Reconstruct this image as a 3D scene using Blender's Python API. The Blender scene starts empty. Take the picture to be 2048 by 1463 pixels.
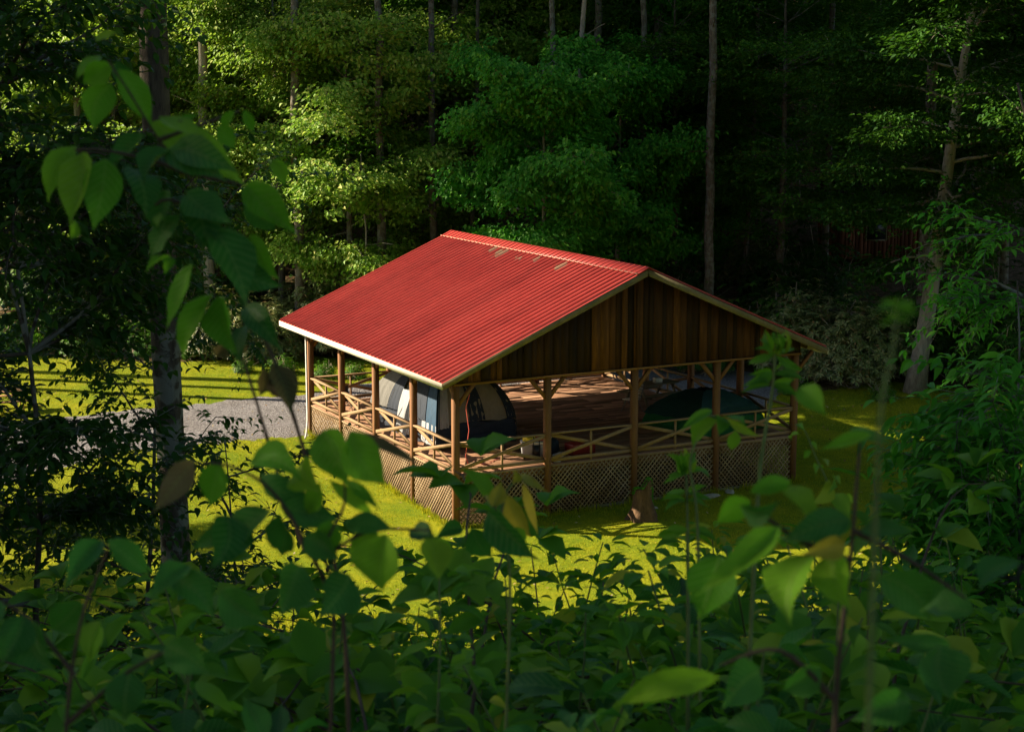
import bpy, math, random
import numpy as np
from mathutils import Vector, Matrix
PI = math.pi
rad = math.radians

# ------------------------------------------------------------------ camera, world, sun, exposure
sc = bpy.context.scene
COL = sc.collection
CAM = np.array([-19.548, -41.738, 11.195])
YAW, PITCH, FPX = 0.4733, -0.1717, 3269.4          # focal length in photo pixels (2048 wide)
cd = bpy.data.cameras.new('camera')
cam = bpy.data.objects.new('camera', cd); COL.objects.link(cam)
cam.location = CAM
cam.rotation_euler = (PI/2 + PITCH, 0, -YAW)
cd.sensor_width = 36; cd.lens = 36*FPX/2048
cd.clip_start = 0.05; cd.clip_end = 2000
cd.dof.use_dof = True; cd.dof.focus_distance = 44; cd.dof.aperture_fstop = 7.5
sc.camera = cam

SUN_EL = rad(28.0)
TO_SUN = Vector((-0.781*math.cos(SUN_EL), 0.624*math.cos(SUN_EL), math.sin(SUN_EL)))
w = bpy.data.worlds.new('World'); sc.world = w; w.use_nodes = True
nt = w.node_tree; nt.nodes.clear()
sky = nt.nodes.new('ShaderNodeTexSky'); sky.sky_type = 'NISHITA'; sky.sun_disc = False
sky.sun_elevation = SUN_EL; sky.sun_rotation = math.atan2(-0.781, 0.624)
bg = nt.nodes.new('ShaderNodeBackground'); bg.inputs[1].default_value = 0.05
wo = nt.nodes.new('ShaderNodeOutputWorld')
nt.links.new(sky.outputs[0], bg.inputs[0]); nt.links.new(bg.outputs[0], wo.inputs[0])
sd = bpy.data.lights.new('sun', 'SUN'); sd.energy = 5.0; sd.angle = rad(0.5); sd.color = (1.0, 0.85, 0.60)
so = bpy.data.objects.new('sun', sd); COL.objects.link(so)
so.rotation_euler = TO_SUN.to_track_quat('Z', 'Y').to_euler(); so.location = (-40, 30, 40)
sc.view_settings.view_transform = 'Standard'; sc.view_settings.look = 'None'
sc.view_settings.exposure = 1.55; sc.view_settings.gamma = 1
sc.cycles.max_bounces = 6; sc.cycles.transparent_max_bounces = 4
sc.cycles.diffuse_bounces = 3; sc.cycles.glossy_bounces = 2; sc.cycles.transmission_bounces = 3

# ------------------------------------------------------------------ helpers
FH = np.array([math.sin(YAW), math.cos(YAW)]); RH = np.array([math.cos(YAW), -math.sin(YAW)])
def ray(px, py):
    f = np.array([FH[0]*math.cos(PITCH), FH[1]*math.cos(PITCH), math.sin(PITCH)])
    r = np.array([RH[0], RH[1], 0.0]); u = np.cross(r, f)
    return f + r*(px-1024)/FPX - u*(py-731.5)/FPX
def at(px, py, d):
    return CAM + ray(px, py)*d
def hillsm(t):
    return t*t*(3-2*t)
def gz(x, y):
    """height of the ground"""
    x = np.asarray(x, float); y = np.asarray(y, float)
    dx, dy = x-CAM[0], y-CAM[1]
    d = dx*FH[0]+dy*FH[1]; r = dx*RH[0]+dy*RH[1]
    t = np.clip(y/14.0, 0, 1)
    z = -1.52 + 0.50*hillsm(t)*np.clip((22-x)/18.0, 0, 1)
    z = z + 0.03*np.clip(d-60, 0, 12) + 0.20*np.clip(d-72, 0, 30) + 0.38*np.clip(d-102, 0, 90)
    s = np.clip(32.4-d, 0, None)
    near = 0.363*np.where(s < 2, s*s/4, s-1)
    near = 11.2*(1-np.exp(-near/11.2*1.0))*0.0 + np.minimum(near, 11.3)
    z = z + near
    z = z + 0.05*np.sin(x*0.7+1.3)*np.cos(y*0.55) * np.clip(np.abs(d-53)/14-0.6, 0, 2)
    return z
def W(px, d):
    """ground point seen in column px at forward distance d"""
    xy = CAM[:2] + FH*d + RH*d*(px-1024)/FPX
    return np.array([xy[0], xy[1], float(gz(xy[0], xy[1]))])

class MB:
    def __init__(s): s.v = []; s.f = []; s.n = 0; s.uv = []
    def add(s, verts, faces, uvs=None):
        verts = np.asarray(verts, float).reshape(-1, 3)
        s.v.append(verts)
        for f in faces: s.f.append([i+s.n for i in f])
        s.n += len(verts)
        if uvs is not None: s.uv.append(np.asarray(uvs, float))
        return s
    def box(s, c, size, M=None):
        x, y, z = [a/2 for a in size]
        P = np.array([(-x,-y,-z),(x,-y,-z),(x,y,-z),(-x,y,-z),(-x,-y,z),(x,-y,z),(x,y,z),(-x,y,z)])
        if M is not None: P = P @ np.array(M).T
        s.add(P+np.array(c), [(0,3,2,1),(4,5,6,7),(0,1,5,4),(1,2,6,5),(2,3,7,6),(3,0,4,7)]); return s
    def b6(s, x0, x1, y0, y1, z0, z1):
        return s.box(((x0+x1)/2,(y0+y1)/2,(z0+z1)/2), (x1-x0,y1-y0,z1-z0))
    def bar(s, a, b, w, h, up=(0,0,1)):
        """rectangular bar from a to b; w across, h along up"""
        a = np.array(a, float); b = np.array(b, float); d = b-a; L = np.linalg.norm(d); d /= L
        up = np.array(up, float); r = np.cross(d, up); n = np.linalg.norm(r)
        if n < 1e-6: r = np.array([1.0,0,0]); r -= d*(r@d); n = np.linalg.norm(r)
        r /= n; u = np.cross(r, d)
        M = np.stack([r, d, u], 1)
        return s.box((a+b)/2, (w, L, h), M)
    def tube(s, pts, radii, seg=8, cap=True, jag=0.0, rng=None):
        pts = [np.array(p, float) for p in pts]; n = len(pts)
        if not hasattr(radii, '__len__'): radii = [radii]*n
        ref = np.array([0.3, 0.9, 0.2]); V = []
        for i, p in enumerate(pts):
            d = pts[min(i+1, n-1)]-pts[max(i-1, 0)]; d /= (np.linalg.norm(d)+1e-9)
            r = np.cross(d, ref)
            if np.linalg.norm(r) < 1e-3: r = np.cross(d, (1, 0, 0))
            r /= np.linalg.norm(r); u = np.cross(r, d)
            for k in range(seg):
                a = 2*PI*k/seg; q = radii[i]*(1+(rng.uniform(-jag, jag) if rng else 0))
                V.append(p + (r*math.cos(a)+u*math.sin(a))*q)
        F = [(i*seg+k, i*seg+(k+1) % seg, (i+1)*seg+(k+1) % seg, (i+1)*seg+k) for i in range(n-1) for k in range(seg)]
        if cap: F.append(tuple(range(seg))[::-1]); F.append(tuple((n-1)*seg+k for k in range(seg)))
        s.add(V, F); return s
    def build(s, name, m, parent=None, smooth=False, link=True):
        me = bpy.data.meshes.new(name)
        V = np.concatenate(s.v) if s.v else np.zeros((0, 3))
        me.vertices.add(len(V)); me.vertices.foreach_set('co', V.ravel())
        tot = np.array([len(f) for f in s.f], np.int32); idx = np.fromiter((i for f in s.f for i in f), np.int32, int(tot.sum()))
        me.loops.add(len(idx)); me.loops.foreach_set('vertex_index', idx)
        me.polygons.add(len(tot)); st = np.concatenate([[0], np.cumsum(tot)[:-1]]).astype(np.int32)
        me.polygons.foreach_set('loop_start', st)
        if smooth: me.polygons.foreach_set('use_smooth', np.ones(len(tot), bool))
        if s.uv:
            uv = np.concatenate(s.uv); l = me.uv_layers.new(name='UVMap'); l.data.foreach_set('uv', uv[idx].ravel())
        me.update(calc_edges=True); me.validate()
        me.materials.append(m)
        o = bpy.data.objects.new(name, me)
        COL.objects.link(o)
        if parent is not None: o.parent = parent
        return o
def npmesh(name, V, F, m, parent=None, smooth=False, uv=None):
    """V Nx3, F Mxk uniform faces"""
    me = bpy.data.meshes.new(name); k = F.shape[1]
    me.vertices.add(len(V)); me.vertices.foreach_set('co', np.ascontiguousarray(V, np.float32).ravel())
    me.loops.add(F.size); me.loops.foreach_set('vertex_index', F.astype(np.int32).ravel())
    me.polygons.add(len(F)); me.polygons.foreach_set('loop_start', np.arange(0, F.size, k, dtype=np.int32))
    if smooth: me.polygons.foreach_set('use_smooth', np.ones(len(F), bool))
    if uv is not None:
        l = me.uv_layers.new(name='UVMap'); l.data.foreach_set('uv', uv[F.ravel()].astype(np.float32).ravel())
    me.update(calc_edges=True)
    me.materials.append(m)
    o = bpy.data.objects.new(name, me); COL.objects.link(o)
    if parent is not None: o.parent = parent
    return o
def tag(o, label=None, cat=None, group=None, kind=None):
    if label: o['label'] = label
    if cat: o['category'] = cat
    if group: o['group'] = group
    if kind: o['kind'] = kind
    return o
def empty(name, loc=(0,0,0), rz=0, s=1.0):
    o = bpy.data.objects.new(name, None); COL.objects.link(o)
    o.location = loc; o.rotation_euler = (0, 0, rz); o.scale = (s, s, s); o.empty_display_size = 0.2
    return o
def thing(name, label, cat, loc=(0,0,0), rz=0, group=None, s=1.0):
    return tag(empty(name, loc, rz, s), label, cat, group)
def copy_tree(o, parent=None):
    c = o.copy(); COL.objects.link(c); c.parent = parent
    for ch in list(o.children): copy_tree(ch, c)
    return c

# ------------------------------------------------------------------ materials
def newmat(name):
    m = bpy.data.materials.new(name); m.use_nodes = True; nt = m.node_tree; nt.nodes.clear()
    return m, nt, nt.nodes, nt.links
def ramp(N, stops, interp='LINEAR'):
    r = N.new('ShaderNodeValToRGB'); r.color_ramp.interpolation = interp
    e = r.color_ramp.elements
    while len(e) > 1: e.remove(e[-1])
    e[0].position = stops[0][0]; e[0].color = (*stops[0][1], 1)
    for p, c in stops[1:]:
        q = e.new(p); q.color = (*c, 1)
    return r
def noise(N, L, vec, scale, detail=4, rough=0.6, dist=0.0, mapscale=None):
    n = N.new('ShaderNodeTexNoise'); n.inputs['Scale'].default_value = scale
    n.inputs['Detail'].default_value = detail; n.inputs['Roughness'].default_value = rough
    n.inputs['Distortion'].default_value = dist
    if mapscale is not None:
        mp = N.new('ShaderNodeMapping'); mp.inputs['Scale'].default_value = mapscale
        L.new(vec, mp.inputs[0]); vec = mp.outputs[0]
    L.new(vec, n.inputs['Vector']); return n
def mixc(N, L, fac, a, b, mode='MIX'):
    m = N.new('ShaderNodeMix'); m.data_type = 'RGBA'; m.blend_type = mode
    for i, v in ((0, fac), (6, a), (7, b)):
        if isinstance(v, (int, float)): m.inputs[i].default_value = v
        elif isinstance(v, tuple): m.inputs[i].default_value = (*v, 1)
        else: L.new(v, m.inputs[i])
    return m.outputs[2]
def bump(N, L, h, strength, dist):
    b = N.new('ShaderNodeBump'); b.inputs['Strength'].default_value = strength; b.inputs['Distance'].default_value = dist
    L.new(h, b.inputs['Height']); return b.outputs[0]
def princ(N, L, col, rough=0.6, spec=0.3, nor=None, metal=0.0):
    p = N.new('ShaderNodeBsdfPrincipled')
    if isinstance(col, tuple): p.inputs['Base Color'].default_value = (*col, 1)
    else: L.new(col, p.inputs['Base Color'])
    if isinstance(rough, (int, float)): p.inputs['Roughness'].default_value = rough
    else: L.new(rough, p.inputs['Roughness'])
    p.inputs['Specular IOR Level'].default_value = spec; p.inputs['Metallic'].default_value = metal
    if nor is not None: L.new(nor, p.inputs['Normal'])
    return p
def out(N, L, sh):
    o = N.new('ShaderNodeOutputMaterial'); L.new(sh, o.inputs[0])
def coords(N): return N.new('ShaderNodeTexCoord').outputs['Object']
def geo(N): return N.new('ShaderNodeNewGeometry')

def leafmat(name, stops, trans=0.4, rough=0.45, spec=0.35, tcol=None, veins=False, bright=1.0, patch=0.0):
    m, nt, N, L = newmat(name)
    r = ramp(N, [(p, tuple(x*bright for x in c)) for p, c in stops])
    L.new(geo(N).outputs['Random Per Island'], r.inputs[0]); col = r.outputs[0]
    oi = N.new('ShaderNodeObjectInfo')
    hs = N.new('ShaderNodeHueSaturation'); L.new(col, hs.inputs['Color'])
    ma = N.new('ShaderNodeMapRange'); ma.inputs[3].default_value = 0.8; ma.inputs[4].default_value = 1.2
    L.new(oi.outputs['Random'], ma.inputs[0]); L.new(ma.outputs[0], hs.inputs['Value']); col = hs.outputs[0]
    nor = None
    if veins:
        uv = N.new('ShaderNodeTexCoord').outputs['UV']
        sx = N.new('ShaderNodeSeparateXYZ'); L.new(uv, sx.inputs[0])
        ab = N.new('ShaderNodeMath'); ab.operation = 'ABSOLUTE'; L.new(sx.outputs[0], ab.inputs[0])
        m1 = N.new('ShaderNodeMath'); m1.operation = 'MULTIPLY_ADD'; L.new(ab.outputs[0], m1.inputs[0]); m1.inputs[1].default_value = -0.28
        L.new(sx.outputs[1], m1.inputs[2])
        m2 = N.new('ShaderNodeMath'); m2.operation = 'MULTIPLY'; L.new(m1.outputs[0], m2.inputs[0]); m2.inputs[1].default_value = 9.0
        m3 = N.new('ShaderNodeMath'); m3.operation = 'PINGPONG'; L.new(m2.outputs[0], m3.inputs[0]); m3.inputs[1].default_value = 0.5
        rv = ramp(N, [(0, (1, 1, 1)), (0.16, (0, 0, 0))]); L.new(m3.outputs[0], rv.inputs[0])
        rm = ramp(N, [(0, (1, 1, 1)), (0.07, (0, 0, 0))]); L.new(ab.outputs[0], rm.inputs[0])
        mx = N.new('ShaderNodeMath'); mx.operation = 'MAXIMUM'; L.new(rv.outputs[0], mx.inputs[0]); L.new(rm.outputs[0], mx.inputs[1])
        n2 = noise(N, L, coords(N), 18, 4)
        col = mixc(N, L, mx.outputs[0], col, mixc(N, L, 0.3, col, (0.35, 0.45, 0.12)))
        rn = ramp(N, [(0.35, (0.75, 0.75, 0.75)), (0.7, (1.15, 1.15, 1.15))]); L.new(n2.outputs[0], rn.inputs[0])
        col = mixc(N, L, 1.0, col, rn.outputs[0], 'MULTIPLY')
        rs = ramp(N, [(0.70, (0, 0, 0)), (0.76, (1, 1, 1))]); L.new(noise(N, L, coords(N), 60, 2).outputs[0], rs.inputs[0])
        col = mixc(N, L, rs.outputs[0], col, (0.10, 0.07, 0.02))
        nor = bump(N, L, mx.outputs[0], 0.5, 0.002)
    p = princ(N, L, col, rough, spec, nor)
    t = N.new('ShaderNodeBsdfTranslucent')
    L.new(mixc(N, L, 0.55, col, tcol or (0.16, 0.24, 0.015), 'MIX'), t.inputs[0])
    mx = N.new('ShaderNodeMixShader'); mx.inputs[0].default_value = trans
    L.new(p.outputs[0], mx.inputs[1]); L.new(t.outputs[0], mx.inputs[2]); out(N, L, mx.outputs[0])
    return m

def wood(name, stops, grain=(1, 1, 1), gscale=14, rough=0.8, island=True, bstr=0.4, moss=0.0):
    m, nt, N, L = newmat(name)
    co = coords(N)
    n = noise(N, L, co, gscale, 6, 0.65, 0.6, grain)
    fac = n.outputs[0]
    if island:
        mm = N.new('ShaderNodeMath'); mm.operation = 'MULTIPLY_ADD'
        L.new(geo(N).outputs['Random Per Island'], mm.inputs[0]); mm.inputs[1].default_value = 0.55; 
        m4 = N.new('ShaderNodeMath'); m4.operation = 'MULTIPLY'; L.new(fac, m4.inputs[0]); m4.inputs[1].default_value = 0.6
        L.new(m4.outputs[0], mm.inputs[2]); fac = mm.outputs[0]
    r = ramp(N, stops); L.new(fac, r.inputs[0]); col = r.outputs[0]
    if moss:
        nm = noise(N, L, co, 2.2, 5, 0.7); rm = ramp(N, [(0.45, (0, 0, 0)), (0.62, (moss,)*3)]); L.new(nm.outputs[0], rm.inputs[0])
        col = mixc(N, L, rm.outputs[0], col, (0.10, 0.11, 0.05))
    p = princ(N, L, col, rough, 0.25, bump(N, L, n.outputs[0], bstr, 0.01)); out(N, L, p.outputs[0])
    return m

def plain(name, col, rough=0.6, spec=0.4, var=0.15, scale=6, metal=0.0, bstr=0.1):
    m, nt, N, L = newmat(name)
    n = noise(N, L, coords(N), scale, 5)
    a = tuple(c*(1-var) for c in col); b = tuple(min(1, c*(1+var)) for c in col)
    r = ramp(N, [(0.3, a), (0.7, b)]); L.new(n.outputs[0], r.inputs[0])
    p = princ(N, L, r.outputs[0], rough, spec, bump(N, L, n.outputs[0], bstr, 0.01), metal); out(N, L, p.outputs[0]); return m

M = {}
M['leaf_maple'] = leafmat('leaf_maple', [(0, (.10,.23,.020)), (.5, (.22,.38,.038)), (.9, (.38,.48,.08)), (1, (.52,.52,.14))], .42, .5, .22, (.30,.50,.03))
M['leaf_green'] = leafmat('leaf_green', [(0, (.040,.19,.014)), (.6, (.075,.31,.022)), (1, (.18,.42,.045))], .42, .5, .22, (.12,.50,.015))
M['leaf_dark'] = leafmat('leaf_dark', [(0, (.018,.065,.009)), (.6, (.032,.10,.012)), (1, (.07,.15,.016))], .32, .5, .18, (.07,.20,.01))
M['leaf_forest'] = leafmat('leaf_forest', [(0, (.036,.115,.011)), (.6, (.070,.20,.018)), (1, (.15,.27,.03))], .38, .5, .2, (.12,.32,.014))
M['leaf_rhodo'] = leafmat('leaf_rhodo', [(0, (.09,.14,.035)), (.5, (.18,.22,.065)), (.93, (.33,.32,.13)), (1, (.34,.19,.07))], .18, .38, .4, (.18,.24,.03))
M['leaf_big'] = leafmat('leaf_big', [(0, (.065,.25,.012)), (.4, (.10,.33,.014)), (.8, (.18,.41,.02)), (1, (.32,.45,.025))], .52, .5, .16, (.20,.55,.010), True)
M['leaf_deep'] = leafmat('leaf_deep', [(0, (.018,.11,.015)), (.6, (.032,.17,.022)), (1, (.06,.22,.025))], .36, .5, .22, (.04,.24,.012), True)
M['leaf_yellow'] = leafmat('leaf_yellow', [(0, (.16,.20,.02)), (.5, (.33,.30,.03)), (1, (.45,.33,.035))], .5, .5, .3, (.5,.42,.02), True)
M['leaf_brown'] = leafmat('leaf_brown', [(0, (.10,.09,.03)), (1, (.15,.10,.05))], .4, .6, .2, (.15,.12,.03), True)
M['leaf_under'] = leafmat('leaf_under', [(0, (.050,.17,.014)), (.5, (.10,.28,.018)), (.85, (.20,.38,.025)), (1, (.44,.42,.035))], .47, .52, .16, (.19,.45,.010))
M['fern'] = leafmat('fern', [(0, (.045,.19,.013)), (1, (.11,.29,.02))], .4, .55, .18, (.09,.36,.012))
M['stem_green'] = plain('stem_green', (.09,.13,.03), .6, .3, .3, 20)
M['stem_brown'] = plain('stem_brown', (.05,.032,.02), .7, .3, .3, 20)
M['stem_pale'] = plain('stem_pale', (.30,.25,.18), .8, .2, .25, 15)

def barkmat(name, c1, c2, lichen=0.0, lc=(.30,.31,.27), sc_=9, hmax=0):
    m, nt, N, L = newmat(name); co = coords(N)
    n = noise(N, L, co, sc_, 8, 0.72, 0.8, (1, 1, 0.22))
    r = ramp(N, [(0.3, c1), (0.68, c2)]); L.new(n.outputs[0], r.inputs[0]); col = r.outputs[0]
    if lichen:
        v = noise(N, L, co, 4.2, 6, 0.55, 0.4)
        rv = ramp(N, [(0.50, (0, 0, 0)), (0.56, (lichen,)*3)]); fv = v.outputs[0]
        if hmax:  # lichen ends at this height; upper trunk left dark, painting in leaf shade
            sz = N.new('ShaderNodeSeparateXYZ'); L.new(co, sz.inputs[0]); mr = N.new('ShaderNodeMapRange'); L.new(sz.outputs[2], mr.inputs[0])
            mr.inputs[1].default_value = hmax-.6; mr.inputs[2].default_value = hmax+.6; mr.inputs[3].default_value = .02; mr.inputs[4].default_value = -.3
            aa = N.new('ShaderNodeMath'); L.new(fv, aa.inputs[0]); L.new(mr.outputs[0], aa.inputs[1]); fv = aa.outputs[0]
        L.new(fv, rv.inputs[0])
        col = mixc(N, L, rv.outputs[0], col, lc)
    p = princ(N, L, col, 0.85, 0.2, bump(N, L, n.outputs[0], 0.9, 0.03)); out(N, L, p.outputs[0]); return m
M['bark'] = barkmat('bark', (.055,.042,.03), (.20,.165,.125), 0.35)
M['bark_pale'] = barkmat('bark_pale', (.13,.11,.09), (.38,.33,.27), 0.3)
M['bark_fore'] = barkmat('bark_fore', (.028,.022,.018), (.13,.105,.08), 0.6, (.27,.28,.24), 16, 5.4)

# ground: colour zones come from a vertex attribute, they are real cover (grass, leaf litter)
def groundmat():
    m, nt, N, L = newmat('ground'); co = coords(N)
    at_ = N.new('ShaderNodeAttribute'); at_.attribute_name = 'grass'
    n1 = noise(N, L, co, 0.55, 5, 0.6); n2 = noise(N, L, co, 28, 6, 0.75); n3 = noise(N, L, co, 3.5, 5, 0.65)
    g1 = ramp(N, [(0.25, (.07,.12,.006)), (0.5, (.235,.27,.010)), (0.75, (.38,.36,.014))]); L.new(n2.outputs[0], g1.inputs[0])
    g2 = ramp(N, [(0.35, (.62,.80,.8)), (0.65, (1.2,1.08,1.0))]); L.new(n1.outputs[0], g2.inputs[0])
    g3 = ramp(N, [(0.35, (.78,.85,.8)), (0.65, (1.12,1.05,1.0))]); L.new(n3.outputs[0], g3.inputs[0])
    g = mixc(N, L, 1.0, mixc(N, L, 1.0, g1.outputs[0], g2.outputs[0], 'MULTIPLY'), g3.outputs[0], 'MULTIPLY')
    l1 = ramp(N, [(0.3, (.05,.033,.018)), (0.52, (.16,.10,.055)), (0.75, (.36,.23,.13))]); L.new(n2.outputs[0], l1.inputs[0])
    l2 = ramp(N, [(0.4, (.5,.6,.4)), (0.6, (1,1,1))]); L.new(n3.outputs[0], l2.inputs[0])
    lit = mixc(N, L, 1.0, l1.outputs[0], l2.outputs[0], 'MULTIPLY')
    # ragged border between grass and litter
    a = N.new('ShaderNodeMath'); a.operation = 'ADD'; L.new(at_.outputs['Fac'], a.inputs[0])
    b = N.new('ShaderNodeMath'); b.operation = 'MULTIPLY_ADD'; L.new(n3.outputs[0], b.inputs[0]); b.inputs[1].default_value = 0.9; b.inputs[2].default_value = -0.45
    L.new(b.outputs[0], a.inputs[1])
    ra = ramp(N, [(0.42, (0,0,0)), (0.58, (1,1,1))]); L.new(a.outputs[0], ra.inputs[0])
    col = mixc(N, L, ra.outputs[0], lit, g)
    p = princ(N, L, col, 0.95, 0.1, bump(N, L, n2.outputs[0], 0.9, 0.05)); out(N, L, p.outputs[0]); return m
M['ground'] = groundmat()
def gravelmat():
    m, nt, N, L = newmat('gravel'); co = coords(N)
    v = N.new('ShaderNodeTexVoronoi'); v.inputs['Scale'].default_value = 16; L.new(co, v.inputs['Vector'])
    n1 = noise(N, L, co, 11, 6, 0.8); n2 = noise(N, L, co, 0.8, 4)
    r = ramp(N, [(0.34, (.07,.065,.07)), (0.5, (.23,.22,.235)), (0.66, (.44,.42,.43))]); L.new(n1.outputs[0], r.inputs[0])
    c2 = ramp(N, [(0.0, (.7,.7,.72)), (0.6, (1,1,1))]); L.new(v.outputs['Color'], c2.inputs[0])
    c3 = ramp(N, [(0.3, (.85,.82,.8)), (0.7, (1.1,1.1,1.1))]); L.new(n2.outputs[0], c3.inputs[0])
    col = mixc(N, L, 1.0, mixc(N, L, 1.0, r.outputs[0], c2.outputs[0], 'MULTIPLY'), c3.outputs[0], 'MULTIPLY')
    ad = N.new('ShaderNodeMath'); ad.operation = 'ADD'; L.new(v.outputs[0], ad.inputs[0]); L.new(n1.outputs[0], ad.inputs[1])
    p = princ(N, L, col, 0.9, 0.2, bump(N, L, ad.outputs[0], 1.0, 0.06)); out(N, L, p.outputs[0]); return m
M['gravel'] = gravelmat()

def roofmat():
    m, nt, N, L = newmat('red_metal'); co = coords(N)
    n = noise(N, L, co, 0.7, 5, 0.6); n2 = noise(N, L, co, 9, 5, 0.7, 0, (0.25, 1, 1))
    r = ramp(N, [(0.3, (.43,.046,.034)), (0.7, (.50,.066,.050))]); L.new(n.outputs[0], r.inputs[0])
    r2 = ramp(N, [(0.3, (.86,.86,.86)), (0.7, (1.08,1.08,1.08))]); L.new(n2.outputs[0], r2.inputs[0])
    col = mixc(N, L, 1.0, r.outputs[0], r2.outputs[0], 'MULTIPLY')
    sy = N.new('ShaderNodeSeparateXYZ'); L.new(co, sy.inputs[0])
    fl = N.new('ShaderNodeMath'); fl.operation = 'MULTIPLY'; L.new(sy.outputs[1], fl.inputs[0]); fl.inputs[1].default_value = 1/.9
    f2 = N.new('ShaderNodeMath'); f2.operation = 'FLOOR'; L.new(fl.outputs[0], f2.inputs[0])
    wn = N.new('ShaderNodeTexWhiteNoise'); wn.noise_dimensions = '1D'; L.new(f2.outputs[0], wn.inputs['W'])
    rw = ramp(N, [(0, (.90,.88,.88)), (1, (1.06,1.08,1.10))]); L.new(wn.outputs[0], rw.inputs[0]); col = mixc(N, L, 1.0, col, rw.outputs[0], 'MULTIPLY')
    st = noise(N, L, co, 3.0, 6, .7, 0, (.18, 2.2, 1)); rs = ramp(N, [(.34, (.84,.80,.78)), (.5, (1,1,1))]); L.new(st.outputs[0], rs.inputs[0]); col = mixc(N, L, 1.0, col, rs.outputs[0], 'MULTIPLY')
    # light tan patches near the ridge
    sx = N.new('ShaderNodeSeparateXYZ'); L.new(co, sx.inputs[0]); tot = None
    for cx, cy, ax, ay in ((5.48,8.5,.26,.28),(5.30,7.6,.32,.38),(5.20,6.15,.14,.22),(5.34,5.2,.16,.22),(5.25,3.35,.28,.26)):
        s = []
        for i, (c, a) in enumerate(((cx, ax), (cy, ay))):
            q = N.new('ShaderNodeMath'); q.operation = 'MULTIPLY_ADD'; L.new(sx.outputs[i], q.inputs[0]); q.inputs[1].default_value = 1/a; q.inputs[2].default_value = -c/a
            q2 = N.new('ShaderNodeMath'); q2.operation = 'POWER'; q3 = N.new('ShaderNodeMath'); q3.operation = 'ABSOLUTE'
            L.new(q.outputs[0], q3.inputs[0]); L.new(q3.outputs[0], q2.inputs[0]); q2.inputs[1].default_value = 2; s.append(q2)
        d = N.new('ShaderNodeMath'); d.operation = 'ADD'; L.new(s[0].outputs[0], d.inputs[0]); L.new(s[1].outputs[0], d.inputs[1])
        if tot is None: tot = d
        else:
            mn = N.new('ShaderNodeMath'); mn.operation = 'MINIMUM'; L.new(tot.outputs[0], mn.inputs[0]); L.new(d.outputs[0], mn.inputs[1]); tot = mn
    n3 = noise(N, L, co, 5, 5, 0.7)
    ad = N.new('ShaderNodeMath'); ad.operation = 'MULTIPLY_ADD'; L.new(n3.outputs[0], ad.inputs[0]); ad.inputs[1].default_value = 3.0; L.new(tot.outputs[0], ad.inputs[2])
    rr = ramp(N, [(0.0, (1,1,1)), (0.42, (1,1,1)), (0.5, (0,0,0))])
    ms = N.new('ShaderNodeMath'); ms.operation = 'MULTIPLY'; L.new(ad.outputs[0], ms.inputs[0]); ms.inputs[1].default_value = 0.22; L.new(ms.outputs[0], rr.inputs[0])
    col = mixc(N, L, rr.outputs[0], col, (.42,.27,.17))
    p = princ(N, L, col, 0.42, 0.5, bump(N, L, n2.outputs[0], 0.10, 0.01)); out(N, L, p.outputs[0]); return m
M['roof'] = roofmat()
M['ridge'] = plain('ridge_metal', (.32,.032,.026), .45, .4, .15, 3)
M['ridge_edge'] = plain('ridge_edge', (.52,.26,.19), .5, .4, .15, 3)
M['fascia'] = wood('fascia_wood', [(0.2, (.60,.53,.43)), (0.8, (.78,.72,.62))], (1, .12, 1), 16, island=False)
M['barge'] = wood('barge_wood', [(0.2, (.11,.085,.05)), (0.7, (.24,.19,.115))], (.2, 1, .2), 12, island=False, moss=0.5)
M['post'] = wood('post_wood', [(0.15, (.085,.036,.016)), (0.55, (.17,.078,.034)), (0.9, (.26,.13,.06))], (1, 1, .12), 12)
M['rail'] = wood('rail_wood', [(0.15, (.15,.085,.042)), (0.6, (.28,.175,.095)), (0.95, (.40,.28,.165))], (.6, .6, .6), 10)
M['deck'] = wood('deck_wood', [(0.1, (.15,.07,.042)), (0.55, (.28,.15,.09)), (1.0, (.38,.22,.14))], (.10, 1, 1), 14, bstr=0.3)
M['lattice'] = wood('lattice_wood', [(0.1, (.15,.095,.052)), (0.6, (.28,.19,.11)), (1.0, (.40,.30,.19))], (1, 1, 1), 8)
M['joist'] = wood('joist_wood', [(0.2, (.17,.08,.028)), (0.8, (.28,.14,.045))], (.2, .2, 1), 10, island=False)
M['beam'] = wood('beam_wood', [(0.2, (.09,.045,.02)), (0.8, (.16,.085,.038))], (.3, .3, 1), 10, island=False)
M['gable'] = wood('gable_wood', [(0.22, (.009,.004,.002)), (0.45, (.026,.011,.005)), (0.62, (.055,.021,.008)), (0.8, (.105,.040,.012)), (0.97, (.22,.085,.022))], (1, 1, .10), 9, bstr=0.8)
M['under'] = plain('roof_underside', (.16,.11,.07), .9, .1)
M['cabin'] = wood('cabin_wood', [(0.15, (.05,.018,.009)), (0.9, (.20,.07,.03))], (1, 1, .1), 8)
M['table'] = wood('table_wood', [(0.2, (.30,.16,.08)), (0.8, (.52,.30,.15))], (.3, .3, 1), 10)
M['dark_soil'] = plain('foundation', (.20,.17,.14), .95, .1, .4, 5)

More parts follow.
